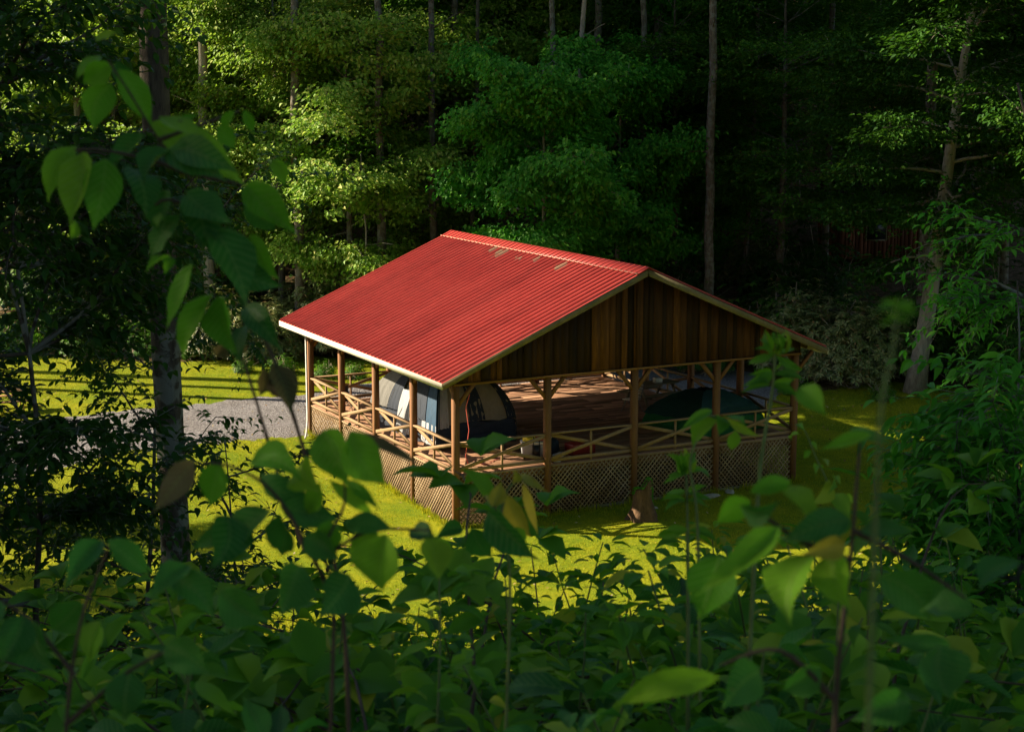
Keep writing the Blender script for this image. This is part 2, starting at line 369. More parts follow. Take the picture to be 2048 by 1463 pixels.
# ------------------------------------------------------------------ ground, gravel drive, grass
def dr(x, y):
    dx, dy = x-CAM[0], y-CAM[1]
    return dx*FH[0]+dy*FH[1], dx*RH[0]+dy*RH[1]
def lawn_weight(x, y):
    d, r = dr(x, y)
    far = 70.5 + 0.8*np.sin(r*0.5)
    far = np.where(r > 12, 70.5-(r-12)*0.62, far)
    far = np.where((r > 9) & (r < 13.5), 66.5, far)
    wgt = np.clip((far-d)/1.2+0.5, 0, 1)*np.clip((d-27)/6, 0.55, 1)
    ed = np.maximum(np.maximum(-x, x-12), np.maximum(-y, y-12)); wgt = wgt*np.clip(.25+ed/.55, 0, 1)
    return wgt
def axis(lo, hi, step, far, n):
    a = np.arange(lo, hi+step, step)
    g = np.geomspace(step, far, n)
    return np.concatenate([(lo-np.cumsum(g))[::-1], a, hi+step+np.cumsum(g)])
ax_ = axis(-45, 70, 0.7, 60, 22); ay_ = axis(-50, 75, 0.7, 60, 22)
X, Y = np.meshgrid(ax_, ay_); Z = gz(X, Y)
V = np.stack([X.ravel(), Y.ravel(), Z.ravel()], 1); nx, ny = len(ax_), len(ay_)
i0 = (np.arange(ny-1)[:, None]*nx+np.arange(nx-1)[None]).ravel()
ground = npmesh('ground', V, np.stack([i0, i0+1, i0+nx+1, i0+nx], 1), M['ground'], smooth=True)
at_ = ground.data.attributes.new('grass', 'FLOAT', 'POINT'); at_.data.foreach_set('value', lawn_weight(X.ravel(), Y.ravel()).astype(np.float32))
tag(ground, 'mown lawn running into brown leaf litter under the trees', kind='structure')

GRAV = np.array([(-40,24),(-13,18.4),(-9.6,18.5),(-2.8,18.5),(2.4,18.2),(9.2,20.2),(16.5,20.2),(20.2,19.6),(21.2,17.8),(21,15),(20.1,12.4),(18.8,10.6),(17.2,9.4),(15.6,9.6),(14.4,11),(12.6,12.4),(5,12.6),(-.3,11.7),(-4.5,12.4),(-7.5,12),(-11.1,9.9),(-15,8.6),(-42,4)])
def inpoly(x, y, P):
    ins = np.zeros(x.shape, bool); j = len(P)-1
    for i in range(len(P)):
        a = ((P[i,1] > y) != (P[j,1] > y)); den = (P[j,1]-P[i,1]) or 1e-9
        ins ^= a & (x < (P[j,0]-P[i,0])*(y-P[i,1])/den+P[i,0]); j = i
    return ins
def polydist(x, y, P):
    d = np.full(x.shape, 1e9)
    for i in range(len(P)):
        a = P[i]; b = P[(i+1) % len(P)]; ab = b-a; t = np.clip(((x-a[0])*ab[0]+(y-a[1])*ab[1])/(ab@ab), 0, 1)
        d = np.minimum(d, np.hypot(x-a[0]-t*ab[0], y-a[1]-t*ab[1]))
    return np.where(inpoly(x, y, P), d, -d)
gx = np.arange(-41, 23, 0.25); gy = np.arange(3, 25, 0.25); X, Y = np.meshgrid(gx, gy)
D = polydist(X, Y, GRAV) + 0.16*np.sin(X*1.3+Y*1.1)+0.13*np.sin(X*5.1-Y*3.7)+0.10*np.sin(X*9.7+Y*7.3)
Z = gz(X, Y)+np.clip(0.02+D*0.09, -0.08, 0.045); nx = len(gx); ny = len(gy)
i0 = (np.arange(ny-1)[:, None]*nx+np.arange(nx-1)[None]).ravel()
keep = (D.ravel()[i0] > -0.6)
grav = npmesh('gravel_drive', np.stack([X.ravel(), Y.ravel(), Z.ravel()], 1), np.stack([i0, i0+1, i0+nx+1, i0+nx], 1)[keep], M['gravel'], smooth=True)
tag(grav, 'grey gravel drive passing behind the pavilion', kind='structure')

rng = np.random.default_rng(5)
def grass(name, n, dlo, dhi, rmax, h, wd, m, label, seed=1):
    g = np.random.default_rng(seed)
    d = dlo+(dhi-dlo)*g.random(n)**0.8; r = (g.random(n)*2-1)*(rmax(d))
    x = CAM[0]+FH[0]*d+RH[0]*r; y = CAM[1]+FH[1]*d+RH[1]*r
    cl = np.sin(x*1.7+np.sin(y*2.1)*1.3)+np.sin(y*1.9+x*.6)
    k = (polydist(x, y, GRAV) < -0.08+0.12*(g.random(n)-.5)) & ~((x > -.1) & (x < 12.1) & (y > -.1) & (y < 12.1)) & (g.random(n) < lawn_weight(x, y)) 
    x, y, cl = x[k], y[k], cl[k]; n = len(x); z = gz(x, y)-0.01
    a = g.random(n)*2*PI; hh = h*(0.5+g.random(n))*(1+0.2*cl)*np.where(g.random(n) < 0.02, 2.0, 1); ww = wd*(0.6+0.8*g.random(n))
    lx, ly = np.cos(a)*ww, np.sin(a)*ww; tx = (g.random(n)-.5)*hh*1.2; ty = (g.random(n)-.5)*hh*1.2
    V = np.empty((n, 3, 3)); V[:, 0] = np.stack([x-lx, y-ly, z], 1); V[:, 1] = np.stack([x+lx, y+ly, z], 1); V[:, 2] = np.stack([x+tx, y+ty, z+hh], 1)
    o = npmesh(name, V.reshape(-1, 3), np.arange(3*n).reshape(-1, 3), m); tag(o, label, kind='stuff'); o['category'] = 'grass'; return o
M['grass'] = leafmat('grass', [(0, (.10,.165,.006)), (.5, (.27,.31,.011)), (.85, (.42,.40,.015)), (1, (.54,.42,.05))], .35, .6, .12, (.42,.42,.01))
grass('lawn_grass', 420000, 33, 71, lambda d: d*0.335+1, 0.045, 0.010, M['grass'], 'short yellow green grass of the sunlit lawn', 3)
grass('rough_grass', 60000, 26, 38, lambda d: d*0.33, 0.13, 0.010, M['grass'], 'longer rough grass at the foot of the slope', 4)

g = np.random.default_rng(31); n = 1500; d = g.uniform(34, 70, n); r = (g.random(n)*2-1)*d*.33
x = CAM[0]+FH[0]*d+RH[0]*r; y = CAM[1]+FH[1]*d+RH[1]*r; k = ~((x > -.1) & (x < 12.1) & (y > -.1) & (y < 12.1)); x, y = x[k], y[k]; n = len(x)
c = np.stack([x, y, gz(x, y)+.05], 1); a = g.uniform(0, 6.28, n); u = np.stack([np.cos(a), np.sin(a), g.normal(0, .3, n)], 1)*.055; v = np.stack([-np.sin(a), np.cos(a), g.normal(0, .3, n)], 1)*.032
M['fallen'] = leafmat('fallen', [(0, (.10,.05,.02)), (.6, (.32,.20,.08)), (1, (.50,.42,.25))], .1, .8, .1)
tag(npmesh('fallen_leaves', np.stack([c-u, c+v, c+u, c-v], 1).reshape(-1, 3), np.arange(4*n).reshape(-1, 4), M['fallen']), 'brown fallen leaves scattered over the lawn and drive', 'leaves', kind='stuff')
n = 5200; t_ = g.uniform(-.2, 12.2, n); sd2 = g.integers(0, 3, n); o_ = .12+np.abs(g.normal(0, .10, n)); x = np.where(sd2 == 0, t_, np.where(sd2 == 1, -o_, 12+o_)); y = np.where(sd2 == 0, -o_, t_)
hh = g.uniform(.06, .24, n)*(1+.5*np.sin(t_*3)*np.sin(t_*7.3)); a = g.uniform(0, 6.28, n); z = gz(x, y)-.01; V = np.empty((n, 3, 3))
V[:, 0] = np.stack([x-np.cos(a)*.012, y-np.sin(a)*.012, z], 1); V[:, 1] = np.stack([x+np.cos(a)*.012, y+np.sin(a)*.012, z], 1); V[:, 2] = np.stack([x+g.normal(0, .05, n), y+g.normal(0, .05, n), z+hh], 1)
tag(npmesh('edge_grass', V.reshape(-1, 3), np.arange(3*n).reshape(-1, 3), M['grass']), 'longer tufts of grass along the foot of the lattice skirt', 'grass', kind='stuff')

# ------------------------------------------------------------------ the pavilion
A = 3.0; L = 12.0; H = 2.68; EX = 0.72; FY = 0.71; BY = 1.06; SL = 0.427; ZE = 2.88; ZR = ZE+(6+EX)*SL
pav = thing('picnic_pavilion', 'open wooden pavilion with red metal roof, railings and lattice skirt on the lawn', 'pavilion')
R = random.Random(3)
mb = MB(); y = -0.02
while y < L+0.0:
    wd = 0.138; 
    x = -0.02
    while x < L:
        ln = min(R.choice((3.0, 3.6, 4.2, 4.8)), L+0.02-x)
        if ln < 0.4: ln = L+0.02-x
        mb.b6(x+.002, x+ln-.002, y, y+wd-.009, -0.04, R.uniform(-.001, .002)); x += ln
    y += wd
mb.build('deck', M['deck'], pav)
mb = MB(); mb.b6(0.03, L-.03, 0.03, 0.07, -.30, -.045); mb.b6(0.03, L-.03, L-.07, L-.03, -.30, -.045); mb.b6(0.031, .07, .08, L-.08, -.30, -.045); mb.b6(L-.07, L-.031, .08, L-.08, -.30, -.045)
mb.build('rim_joist', M['joist'], pav)
mb = MB()
for i in range(1, 20): mb.b6(i*.6-.02, i*.6+.02, .08, L-.08, -.26, -.05)
mb.build('floor_joists', M['under'], pav)
PW = 0.18
def post(x, y):
    g = float(gz(x, y))-0.1
    return MB().b6(x-PW/2, x+PW/2, y-PW/2, y+PW/2, g, H).build('post', M['post'], pav)
ring = [(i*A, 0) for i in range(5)]+[(L, j*A) for j in range(1, 5)]+[(i*A, L) for i in (3, 2, 1, 0)]+[(0, j*A) for j in (3, 2, 1)]
for p in ring: post(*p)
# perimeter beams and braces
bt = 2.93
for nm, a in (('front', (-.08, L+.08, -.08, .08)), ('back', (-.08, L+.08, L-.08, L+.08)), ('left', (-.08, .08, .085, L-.085)), ('right', (L-.08, L+.08, .085, L-.085))):
    MB().b6(a[0], a[1], a[2], a[3], H, bt).build('beam', M['beam'], pav)
def brace(px, py, ux, uy, reach=0.62, drop=0.66, th=.085):
    a = (px+ux*.05, py+uy*.05, H-drop); b = (px+ux*reach, py+uy*reach, H-0.01)
    MB().bar(a, b, th, .11).build('knee_brace', M['post'], pav)
for i in range(5):
    for yy in (0, L):
        if i < 4: brace(i*A, yy, 1, 0)
        if i > 0: brace(i*A, yy, -1, 0)
for j in range(5):
    for xx in (0, L):
        if j < 4: brace(xx, j*A, 0, 1, .40, .42)
        if j > 0: brace(xx, j*A, 0, -1, .40, .42)
for j in range(5):
    for xx, s in ((L, 1),):
        zt = ZE-.12
        MB().bar((xx+s*.06, j*A, H-.62), (xx+s*(EX-.06), j*A, zt-.06), .09, .10).build('outrigger', M['post'], pav)
# railings: one per bay
def railing(x0, y0, x1, y1):
    d = np.array([x1-x0, y1-y0, 0.0]); n = np.linalg.norm(d); d /= n; nrm = np.array([d[1], -d[0], 0])
    a = np.array([x0, y0, 0])+d*(PW/2+.002); b = np.array([x1, y1, 0])-d*(PW/2+.002); z = np.array([0, 0, 1.0])
    o = MB().bar(a+z*.93, b+z*.93, .14, .045).bar(a+z*.12, b+z*.12, .055, .10).build('railing', M['rail'], pav)
    m = (a+b)/2
    MB().bar(m+z*.005-nrm*.002, m+z*.905-nrm*.002, .055, .055, nrm).build('baluster', M['rail'], o)
    MB().bar(a+z*.17+nrm*.045, b+z*.88+nrm*.047, .038, .105).build('cross_brace', M['rail'], o)
    MB().bar(a+z*.89-nrm*.047, b+z*.17-nrm*.049, .038, .105).build('cross_brace', M['rail'], o)
for i in range(4):
    railing(i*A, 0, (i+1)*A, 0); railing(L, i*A, L, (i+1)*A); railing(0, (i+1)*A, 0, i*A)
    railing((i+1)*A, L, i*A, L)
# lattice skirt
def lattice(x0, y0, x1, y1):
    d = np.array([x1-x0, y1-y0, 0.0]); n = np.linalg.norm(d); d /= n; nrm = np.array([d[1], -d[0], 0])
    a = np.array([x0, y0, 0])+d*(PW/2+.002); wdt = n-PW-.004
    g0 = float(gz(x0+nrm[0]*.1, y0+nrm[1]*.1))+.03; g1 = float(gz(x1+nrm[0]*.1, y1+nrm[1]*.1))+.03; top = -.03
    mb = MB(); pitch = .150
    for layer, sgn in ((0, 1), (1, -1)):
        off = nrm*(.035+.009*layer)
        k = -2.2
        while k < wdt+2.2:
            # strip x = k + sgn*(z)   clipped to the panel
            lo = max(min(g0, g1), -2.2); pts = []
            zs = np.linspace(top, lo, 60); xs = k+sgn*(top-zs)*0.92
            gb = g0+(g1-g0)*xs/wdt
            ok = (xs >= 0.01) & (xs <= wdt-.01) & (zs >= gb)
            if ok.sum() > 3:
                i, j = np.where(ok)[0][[0, -1]]
                p = a+d*xs[i]+np.array([0, 0, zs[i]])+off; q = a+d*xs[j]+np.array([0, 0, zs[j]])+off
                mb.bar(p, q, .006, .036, np.cross(q-p, nrm)/np.linalg.norm(q-p))
            k += pitch
    o = mb.build('lattice_panel', M['lattice'], pav)
    m2 = MB(); e = a+d*wdt
    m2.bar(a+nrm*.055+np.array([0, 0, -.045]), e+nrm*.055+np.array([0, 0, -.045]), .012, .05)
    m2.build('lattice_trim', M['lattice'], o)
for i in range(4):
    lattice(i*A, 0, (i+1)*A, 0); lattice(L, i*A, L, (i+1)*A); lattice(0, (i+1)*A, 0, i*A); lattice((i+1)*A, L, i*A, L)
# lower board along the front, touching the ground
m2 = MB(); m2.b6(4.4, L, -.075, -.05, -1.62, -1.42); m2.build('skirt_board', M['barge'], pav)
# roof: ribbed metal on both slopes, one mesh each
def slope(side):
    N_ = 46; y0 = -FY-.03; y1 = L+BY+.03; p = (y1-y0)/N_
    prof = [(0, 0), (p*.34, 0), (p*.36, 0)]
    ys, zs = [], []
    for k in range(N_):
        b = y0+k*p
        for f, z in ((.02, 0), (.42, 0), (.425, .072), (.53, .072), (.62, 0)): ys.append(b+f*p); zs.append(z)
    ys.append(y1); zs.append(0)
    n = len(ys); xs = np.array([-EX-.03, 1.3, 3.4, 5.98]) ; 
    V = []
    for x in xs:
        for yy, zz in zip(ys, zs):
            X_ = x if side < 0 else 12-x
            V.append((X_, yy, ZE+(x+EX)*SL+.012+zz))
    F = []
    for i in range(len(xs)-1):
        for k in range(n-1):
            f = (i*n+k, i*n+k+1, (i+1)*n+k+1, (i+1)*n+k); F.append(f if side > 0 else f[::-1])
    return MB().add(V, F)
rf = slope(-1).build('roof', M['roof'], pav)
slope(1).build('roof_sheet', M['roof'], rf)
mb = MB(); mb.add([(5.62,-FY-.05,ZR-.115),(6,-FY-.05,ZR+.065),(6.38,-FY-.05,ZR-.115),(5.62,L+BY+.05,ZR-.115),(6,L+BY+.05,ZR+.065),(6.38,L+BY+.05,ZR-.115),
                   (5.62,-FY-.05,ZR-.135),(6,-FY-.05,ZR+.04),(6.38,-FY-.05,ZR-.135),(5.62,L+BY+.05,ZR-.135),(6,L+BY+.05,ZR+.04),(6.38,L+BY+.05,ZR-.135)],
     [(0,3,4,1),(1,4,5,2),(6,7,10,9),(7,8,11,10),(0,1,7,6),(1,2,8,7),(3,9,10,4),(4,10,11,5),(0,6,9,3),(2,5,11,8)])
rc = mb.build('ridge_cap', M['ridge'], rf)
MB().bar((5.60, -FY-.05, ZR-.115), (5.60, L+BY+.05, ZR-.115), .05, .022).build('ridge_flashing', M['ridge_edge'], rc)
# roof boarding and rafters beneath, fascias and barge boards
mb = MB()
for s in (-1, 1):
    f = lambda x: x if s < 0 else 12-x
    a = np.array([f(-EX+.02), -FY+.03, ZE-.03]); 
    mb.add([(f(-EX+.02),-FY+.03,ZE-.005),(f(5.99),-FY+.03,ZR-.015),(f(5.99),L+BY-.03,ZR-.015),(f(-EX+.02),L+BY-.03,ZE-.005),
            (f(-EX+.02),-FY+.03,ZE-.04),(f(5.99),-FY+.03,ZR-.05),(f(5.99),L+BY-.03,ZR-.05),(f(-EX+.02),L+BY-.03,ZE-.04)],
           [(0,1,2,3),(4,7,6,5),(0,4,5,1),(1,5,6,2),(2,6,7,3),(3,7,4,0)])
    for k in range(22):
        yy = .3+k*.57
        mb.bar((f(-EX+.04), yy, ZE-.10), (f(5.9), yy, ZR-.14), .045, .13)
mb.build('roof_boarding', M['under'], rf)
for s in (-1, 1):
    f = lambda x: x if s < 0 else 12-x
    MB().bar((f(-EX-.018), -FY, ZE-.095), (f(-EX-.018), L+BY, ZE-.095), .036, .18).build('fascia', M['fascia'], pav)
    for yy in (-FY+.004, L+BY-.004):
        MB().bar((f(-EX+.0), yy, ZE-.10), (f(6.0), yy, ZR-.105), .045, .18).build('barge_board', M['barge'], pav)
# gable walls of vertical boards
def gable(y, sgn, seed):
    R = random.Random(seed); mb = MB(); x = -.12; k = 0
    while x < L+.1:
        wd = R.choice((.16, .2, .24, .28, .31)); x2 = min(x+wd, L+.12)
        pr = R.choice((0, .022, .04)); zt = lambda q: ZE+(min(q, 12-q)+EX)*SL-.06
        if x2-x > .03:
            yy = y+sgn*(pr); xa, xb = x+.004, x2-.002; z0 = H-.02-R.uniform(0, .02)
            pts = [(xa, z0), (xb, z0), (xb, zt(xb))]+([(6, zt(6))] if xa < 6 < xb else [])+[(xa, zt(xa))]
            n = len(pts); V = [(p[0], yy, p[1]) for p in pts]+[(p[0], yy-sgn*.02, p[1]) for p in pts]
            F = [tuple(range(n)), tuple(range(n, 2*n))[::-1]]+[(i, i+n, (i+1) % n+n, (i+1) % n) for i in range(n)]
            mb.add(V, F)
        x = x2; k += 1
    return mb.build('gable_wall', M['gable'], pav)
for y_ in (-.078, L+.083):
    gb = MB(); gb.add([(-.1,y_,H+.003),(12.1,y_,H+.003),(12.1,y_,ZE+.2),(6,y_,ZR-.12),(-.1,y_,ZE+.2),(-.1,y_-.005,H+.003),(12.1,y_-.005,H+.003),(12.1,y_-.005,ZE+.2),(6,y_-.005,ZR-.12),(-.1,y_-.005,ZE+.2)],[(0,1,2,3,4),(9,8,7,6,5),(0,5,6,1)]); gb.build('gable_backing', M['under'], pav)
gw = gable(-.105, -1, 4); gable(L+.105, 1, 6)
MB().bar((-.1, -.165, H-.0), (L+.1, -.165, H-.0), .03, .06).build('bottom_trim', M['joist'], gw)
MB().bar((6, -.172, H+.03), (6, -.172, ZR-.16), .045, .12, (1, 0, 0)).build('centre_post', M['gable'], gw)
# drain pipe on the far left corner
mb = MB(); g = float(gz(-.3, 11.9))
mb.tube([(-.16, L-.02, ZE-.25), (-.16, L-.02, -.55), (-.20, L-.1, g+.45), (-.42, L-.6, g+.16), (-.6, L-.95, g+.04)], .035, 8)
mb.build('drain_pipe', plain('pipe_grey', (.52,.50,.47), .5, .4, .2), pav, smooth=True)

# ------------------------------------------------------------------ things on the deck
def fabric(name, col, crease=0.4, rough=.75, trans=0.0):
    m, nt, N, L_ = newmat(name); co = coords(N)
    n = noise(N, L_, co, 5, 4, .6, 1.2, (1, 1, .35)); n2 = noise(N, L_, co, 60, 2)
    r = ramp(N, [(.3, tuple(c*.86 for c in col)), (.7, tuple(min(1, c*1.1) for c in col))]); L_.new(n.outputs[0], r.inputs[0])
    p = princ(N, L_, r.outputs[0], rough, .3, bump(N, L_, n.outputs[0], crease, .05)); out(N, L_, p.outputs[0]); return m
M['navy'] = fabric('navy_fabric', (.018,.026,.045)); M['blue'] = fabric('blue_fabric', (.02,.055,.105)); M['beige'] = fabric('beige_fabric', (.22,.19,.145)); M['white'] = fabric('white_fabric', (.34,.35,.38))
M['greyf'] = fabric('grey_fabric', (.14,.135,.13)); M['teal'] = fabric('teal_fabric', (.006,.045,.042)); M['green_fab'] = fabric('green_fabric', (.01,.13,.03)); M['black'] = plain('black_plastic', (.012,.012,.014), .4, .4)
def dome(cx, cy, hx, hy, Ht, z0, z1, side, rz=0, pw=2.9, off=0.0, seg=12, rows=14, wrinkle=0.026, seed=0):
    """part of a square dome tent: one side (0..3), heights z0..z1 (fractions)"""
    R = np.random.default_rng(seed); V = []; n = seg+1
    for i in range(rows+1):
        t = z0+(z1-z0)*i/rows; s = (1-t**pw)**(1/1.7) if t < 1 else 0
        for k in range(n):
            u = -1+2*k/seg; bulge = 1-(0.14-0.10*abs(t-.5))*(1-abs(u)**1.6)*1.0
            p = np.array([u*s, -s*bulge]) 
            a = side*PI/2; q = np.array([p[0]*math.cos(a)-p[1]*math.sin(a), p[0]*math.sin(a)+p[1]*math.cos(a)])
            wr = R.normal(0, wrinkle)
            V.append((q[0]*hx*(1+off)+wr, q[1]*hy*(1+off)+wr, t*Ht*(1+off*.4)+wr*.5+0.012))
    F = [(i*n+k, i*n+k+1, (i+1)*n+k+1, (i+1)*n+k) for i in range(rows) for k in range(seg)]
    V = np.array(V); c, s_ = math.cos(rz), math.sin(rz)
    V[:, :2] = V[:, :2] @ np.array([[c, s_], [-s_, c]]); V += (cx, cy, 0)
    return MB().add(V, F)
def dome_pole(hx, hy, Ht, sx, sy, pw=2.9):
    pts = []
    for t in np.linspace(0, 1, 14):
        s = (1-t**pw)**(1/1.7) if t < 1 else 0; pts.append((sx*s*hx*1.01, sy*s*hy*1.01, t*Ht+.015))
    return MB().tube(pts, .014, 6)
tent = thing('dome_tent', 'big dome tent of navy, blue, white and beige panels on the left of the deck', 'tent', (2.12, 5.5, .005), rad(4))
HX, HY, HT = 1.42, 2.25, 2.35
for side in range(4):
    dome(0, 0, HX, HY, HT, 0, .30, side, seed=side).build('lower_band', M['navy'], tent, True)
    dome(0, 0, HX, HY, HT, .30, .96, side, seed=side+9).build('tent_panel', M['beige'] if side in (0, 1, 2) else M['greyf'], tent, True)
# fly sheet pieces: blue wedges on the corners, white door on the left side
def wedge(side, u0, u1, z0, z1, m, off, nm, seed):
    R = np.random.default_rng(seed); V = []; rows, seg = 16, 8; n = seg+1
    for i in range(rows+1):
        t = z0+(z1-z0)*i/rows; s = (1-t**2.9)**(1/1.7)
        for k in range(n):
            u = u0+(u1-u0)*k/seg; b = 1-(0.14-0.10*abs(t-.5))*(1-min(1, abs(u))**1.6)
            fl = math.sin(k*2.4)*0.03*(1-t)
            p = (u*s, -s*b-fl); a = side*PI/2
            V.append(((p[0]*math.cos(a)-p[1]*math.sin(a))*(HX+off), (p[0]*math.sin(a)+p[1]*math.cos(a))*(HY+off), t*HT+off*.5+.012))
    F = [(i*n+k, i*n+k+1, (i+1)*n+k+1, (i+1)*n+k) for i in range(rows) for k in range(seg)]
    return MB().add(V, F).build(nm, m, tent, True)
wedge(0, -1, -.66, .26, .95, M['white'], .04, 'fly_panel', 1)
wedge(0, -.08, .30, .30, .95, M['navy'], .03, 'fly_panel', 2)
wedge(0, .80, 1, .30, .95, M['navy'], .03, 'fly_panel', 3)
wedge(3, -1.0, -.55, .30, .97, M['greyf'], .09, 'fly_panel', 4)
wedge(3, -.55, -.25, .30, .97, M['navy'], .09, 'fly_panel', 5)
wedge(3, -.25, .12, .02, .6, M['white'], .10, 'tent_door', 6)
wedge(3, .12, .62, .30, .97, M['navy'], .12, 'fly_panel', 7)
wedge(3, .62, 1.0, .05, .97, M['blue'], .10, 'fly_panel', 8)
wedge(3, .5, 1.0, .02, .30, M['white'], .10, 'fly_panel', 9)
wedge(0, -1.0, -.92, .0, .97, M['blue'], .06, 'fly_panel', 10)
for sx in (-1, 1):
    for sy in (-1, 1): dome_pole(HX, HY, HT, sx, sy).build('tent_pole', M['black'], tent, True)
t2 = thing('dome_tent', 'low dark green tent with a bright green side on the right of the deck', 'tent', (10.1, 2.3, .005), rad(12))
for side in range(4):
    dome(0, 0, 1.55, 1.35, 1.35, 0, .45, side, seed=side+20, pw=1.9).build('tent_panel', M['green_fab'], t2, True)
    dome(0, 0, 1.66, 1.42, 1.32, .36, .97, side, seed=side+30, pw=1.9).build('fly_panel', M['teal'], t2, True)
for a_, b_ in (((-1.45, -.6, 1.5), (-2.0, -1.2, .01)), ((-1.45, .5, 1.5), (-2.0, 1.1, .01)), ((1.2, 1.9, 1.3), (1.9, 2.7, .01)), ((1.25, -1.2, 1.3), (2.0, -1.7, .01))):
    MB().tube([a_, b_], .006, 4).build('guy_line', M['greyf'], tent)
rope = MB(); rope.tube([(.55, .2, 2.3), (.5, .35, 1.9), (.62, .4, 1.2), (.55, .5, .4), (.7, .55, .03)], .012, 5)
tag(rope.build('cord', plain('red_cord', (.75,.14,.12), .6), None, True), 'thin red cord hanging beside the corner post of the deck', 'cord')
rope = MB(); rope.tube([(1.0, .9, .02), (1.2, 1.0, .02), (1.35, .8, .02), (1.6, .95, .02), (1.9, 1.2, .02), (2.1, 1.15, .02)], .010, 5)
tag(rope.build('cord', bpy.data.materials['red_cord'], None, True), 'thin red cord lying loose on the sunlit deck boards', 'cord')

def rbox(sx, sy, sz, r=.03, taper=0.0):
    V = []; F = []; seg = 3; ring = []
    for cx, cy, a0 in ((1, 1, 0), (-1, 1, 90), (-1, -1, 180), (1, -1, 270)):
        for k in range(seg+1):
            a = rad(a0+90*k/seg); ring.append((cx*(sx/2-r)+r*math.cos(a), cy*(sy/2-r)+r*math.sin(a)))
    n = len(ring); lv = [(0, 1-taper), (sz-.01, 1), (sz, .985)]
    for z, s in lv: V += [(p[0]*s, p[1]*s, z) for p in ring]
    for i in range(len(lv)-1): F += [(i*n+k, i*n+(k+1) % n, (i+1)*n+(k+1) % n, (i+1)*n+k) for k in range(n)]
    F += [tuple(range(n))[::-1], tuple(range((len(lv)-1)*n, len(lv)*n))]
    return V, F
cool = thing('cooler', 'grey plastic cooler with pale lid rim near the corner of the deck', 'cooler', (3.05, 1.0, .005), rad(-20))
V, F = rbox(.72, .46, .40, .08, .1); MB().add(np.array(V)+(0, 0, .05), F).build('body', plain('grey_plastic', (.30,.31,.33), .5), cool, True)
V, F = rbox(.76, .50, .06, .09); MB().add(np.array(V)+(0, 0, .45), F).build('lid', plain('pale_plastic', (.62,.60,.58), .5), cool, True)
mb = MB()
for x in (-.02, .16): mb.bar((x, -.262, .02), (x, -.262, .72), .025, .02, (0, 1, 0))
mb.bar((-.02, -.262, .72), (.16, -.262, .72), .02, .025); mb.b6(-.05, .19, -.27, -.235, .02, .42); mb.build('pull_handle', M['black'], cool)
for x, y in ((-.28, -.17), (.28, -.17), (-.28, .17), (.28, .17)):
    MB().tube([(x, y-.02, .045), (x, y+.02, .045)], .045, 10).build('wheel', M['black'], cool)
V, F = rbox(.34, .26, .13, .04); o = MB().add(V, F).build('food_bag', plain('yellow_red_print', (.75,.55,.05), .4, .4, .5, 9), None, True)
o.location = (2.93, 1.03, .517); o.rotation_euler = (0, 0, .3); tag(o, 'yellow packet lying on the lid of the grey cooler', 'bag')
V, F = rbox(.26, .22, .11, .03); o = MB().add(V, F).build('food_box', plain('red_print', (.60,.12,.06), .4, .4, .4, 12), None, True)
o.location = (3.27, .95, .517); o.rotation_euler = (0, 0, -.2); tag(o, 'red box lying on the lid of the grey cooler beside the yellow packet', 'box')

def lump(sx, sy, sz, m, name, loc, rz, seed, sub=3, amp=.18):
    me = bpy.data.meshes.new(name)
    import bmesh
    bm = bmesh.new(); bmesh.ops.create_icosphere(bm, subdivisions=sub, radius=1)
    R = random.Random(seed); ph = [R.uniform(0, 6) for _ in range(6)]
    for v in bm.verts:
        c = v.co; q = 1+amp*(math.sin(c.x*4+ph[0])*math.cos(c.y*5+ph[1])+.6*math.sin(c.z*7+ph[2]+c.x*3)+R.uniform(-.25, .25))
        v.co = Vector((c.x*sx*q, c.y*sy*q, max(-.55, c.z)*sz*q+sz*.55))
    bm.to_mesh(me); bm.free(); me.materials.append(m); me.polygons.foreach_set('use_smooth', [True]*len(me.polygons))
    o = bpy.data.objects.new(name, me); COL.objects.link(o); o.location = loc; o.rotation_euler = (0, 0, rz); return o
tag(lump(.20, .16, .13, M['white'], 'towel', (3.62, .42, .005), .3, 2), 'crumpled white cloth on the deck right of the second front post', 'towel')
tag(lump(.17, .12, .09, M['white'], 'plastic_bag', (3.42, .18, .005), .9, 12), 'small pale plastic bag at the foot of the second front post', 'bag')
tag(lump(.42, .30, .30, M['navy'], 'duffel_bag', (3.8, 1.35, .005), .6, 3, 3, .10), 'dark duffel bag behind the white cloth on the deck', 'bag')
tag(lump(.14, .12, .12, fabric('patterned_cloth', (.42,.42,.46)), 'folded_cloth', (3.75, 1.4, .36), .1, 4, 3, .3), 'grey patterned cloth on top of the dark duffel bag', 'cloth')
V, F = rbox(.85, .5, .34, .05); o = MB().add(V, F).build('storage_box', plain('dark_red_plastic', (.25,.025,.02), .45), None, True)
o.location = (4.6, .85, .005); o.rotation_euler = (0, 0, .1); tag(o, 'dark red storage box on the deck behind the front railing', 'box')

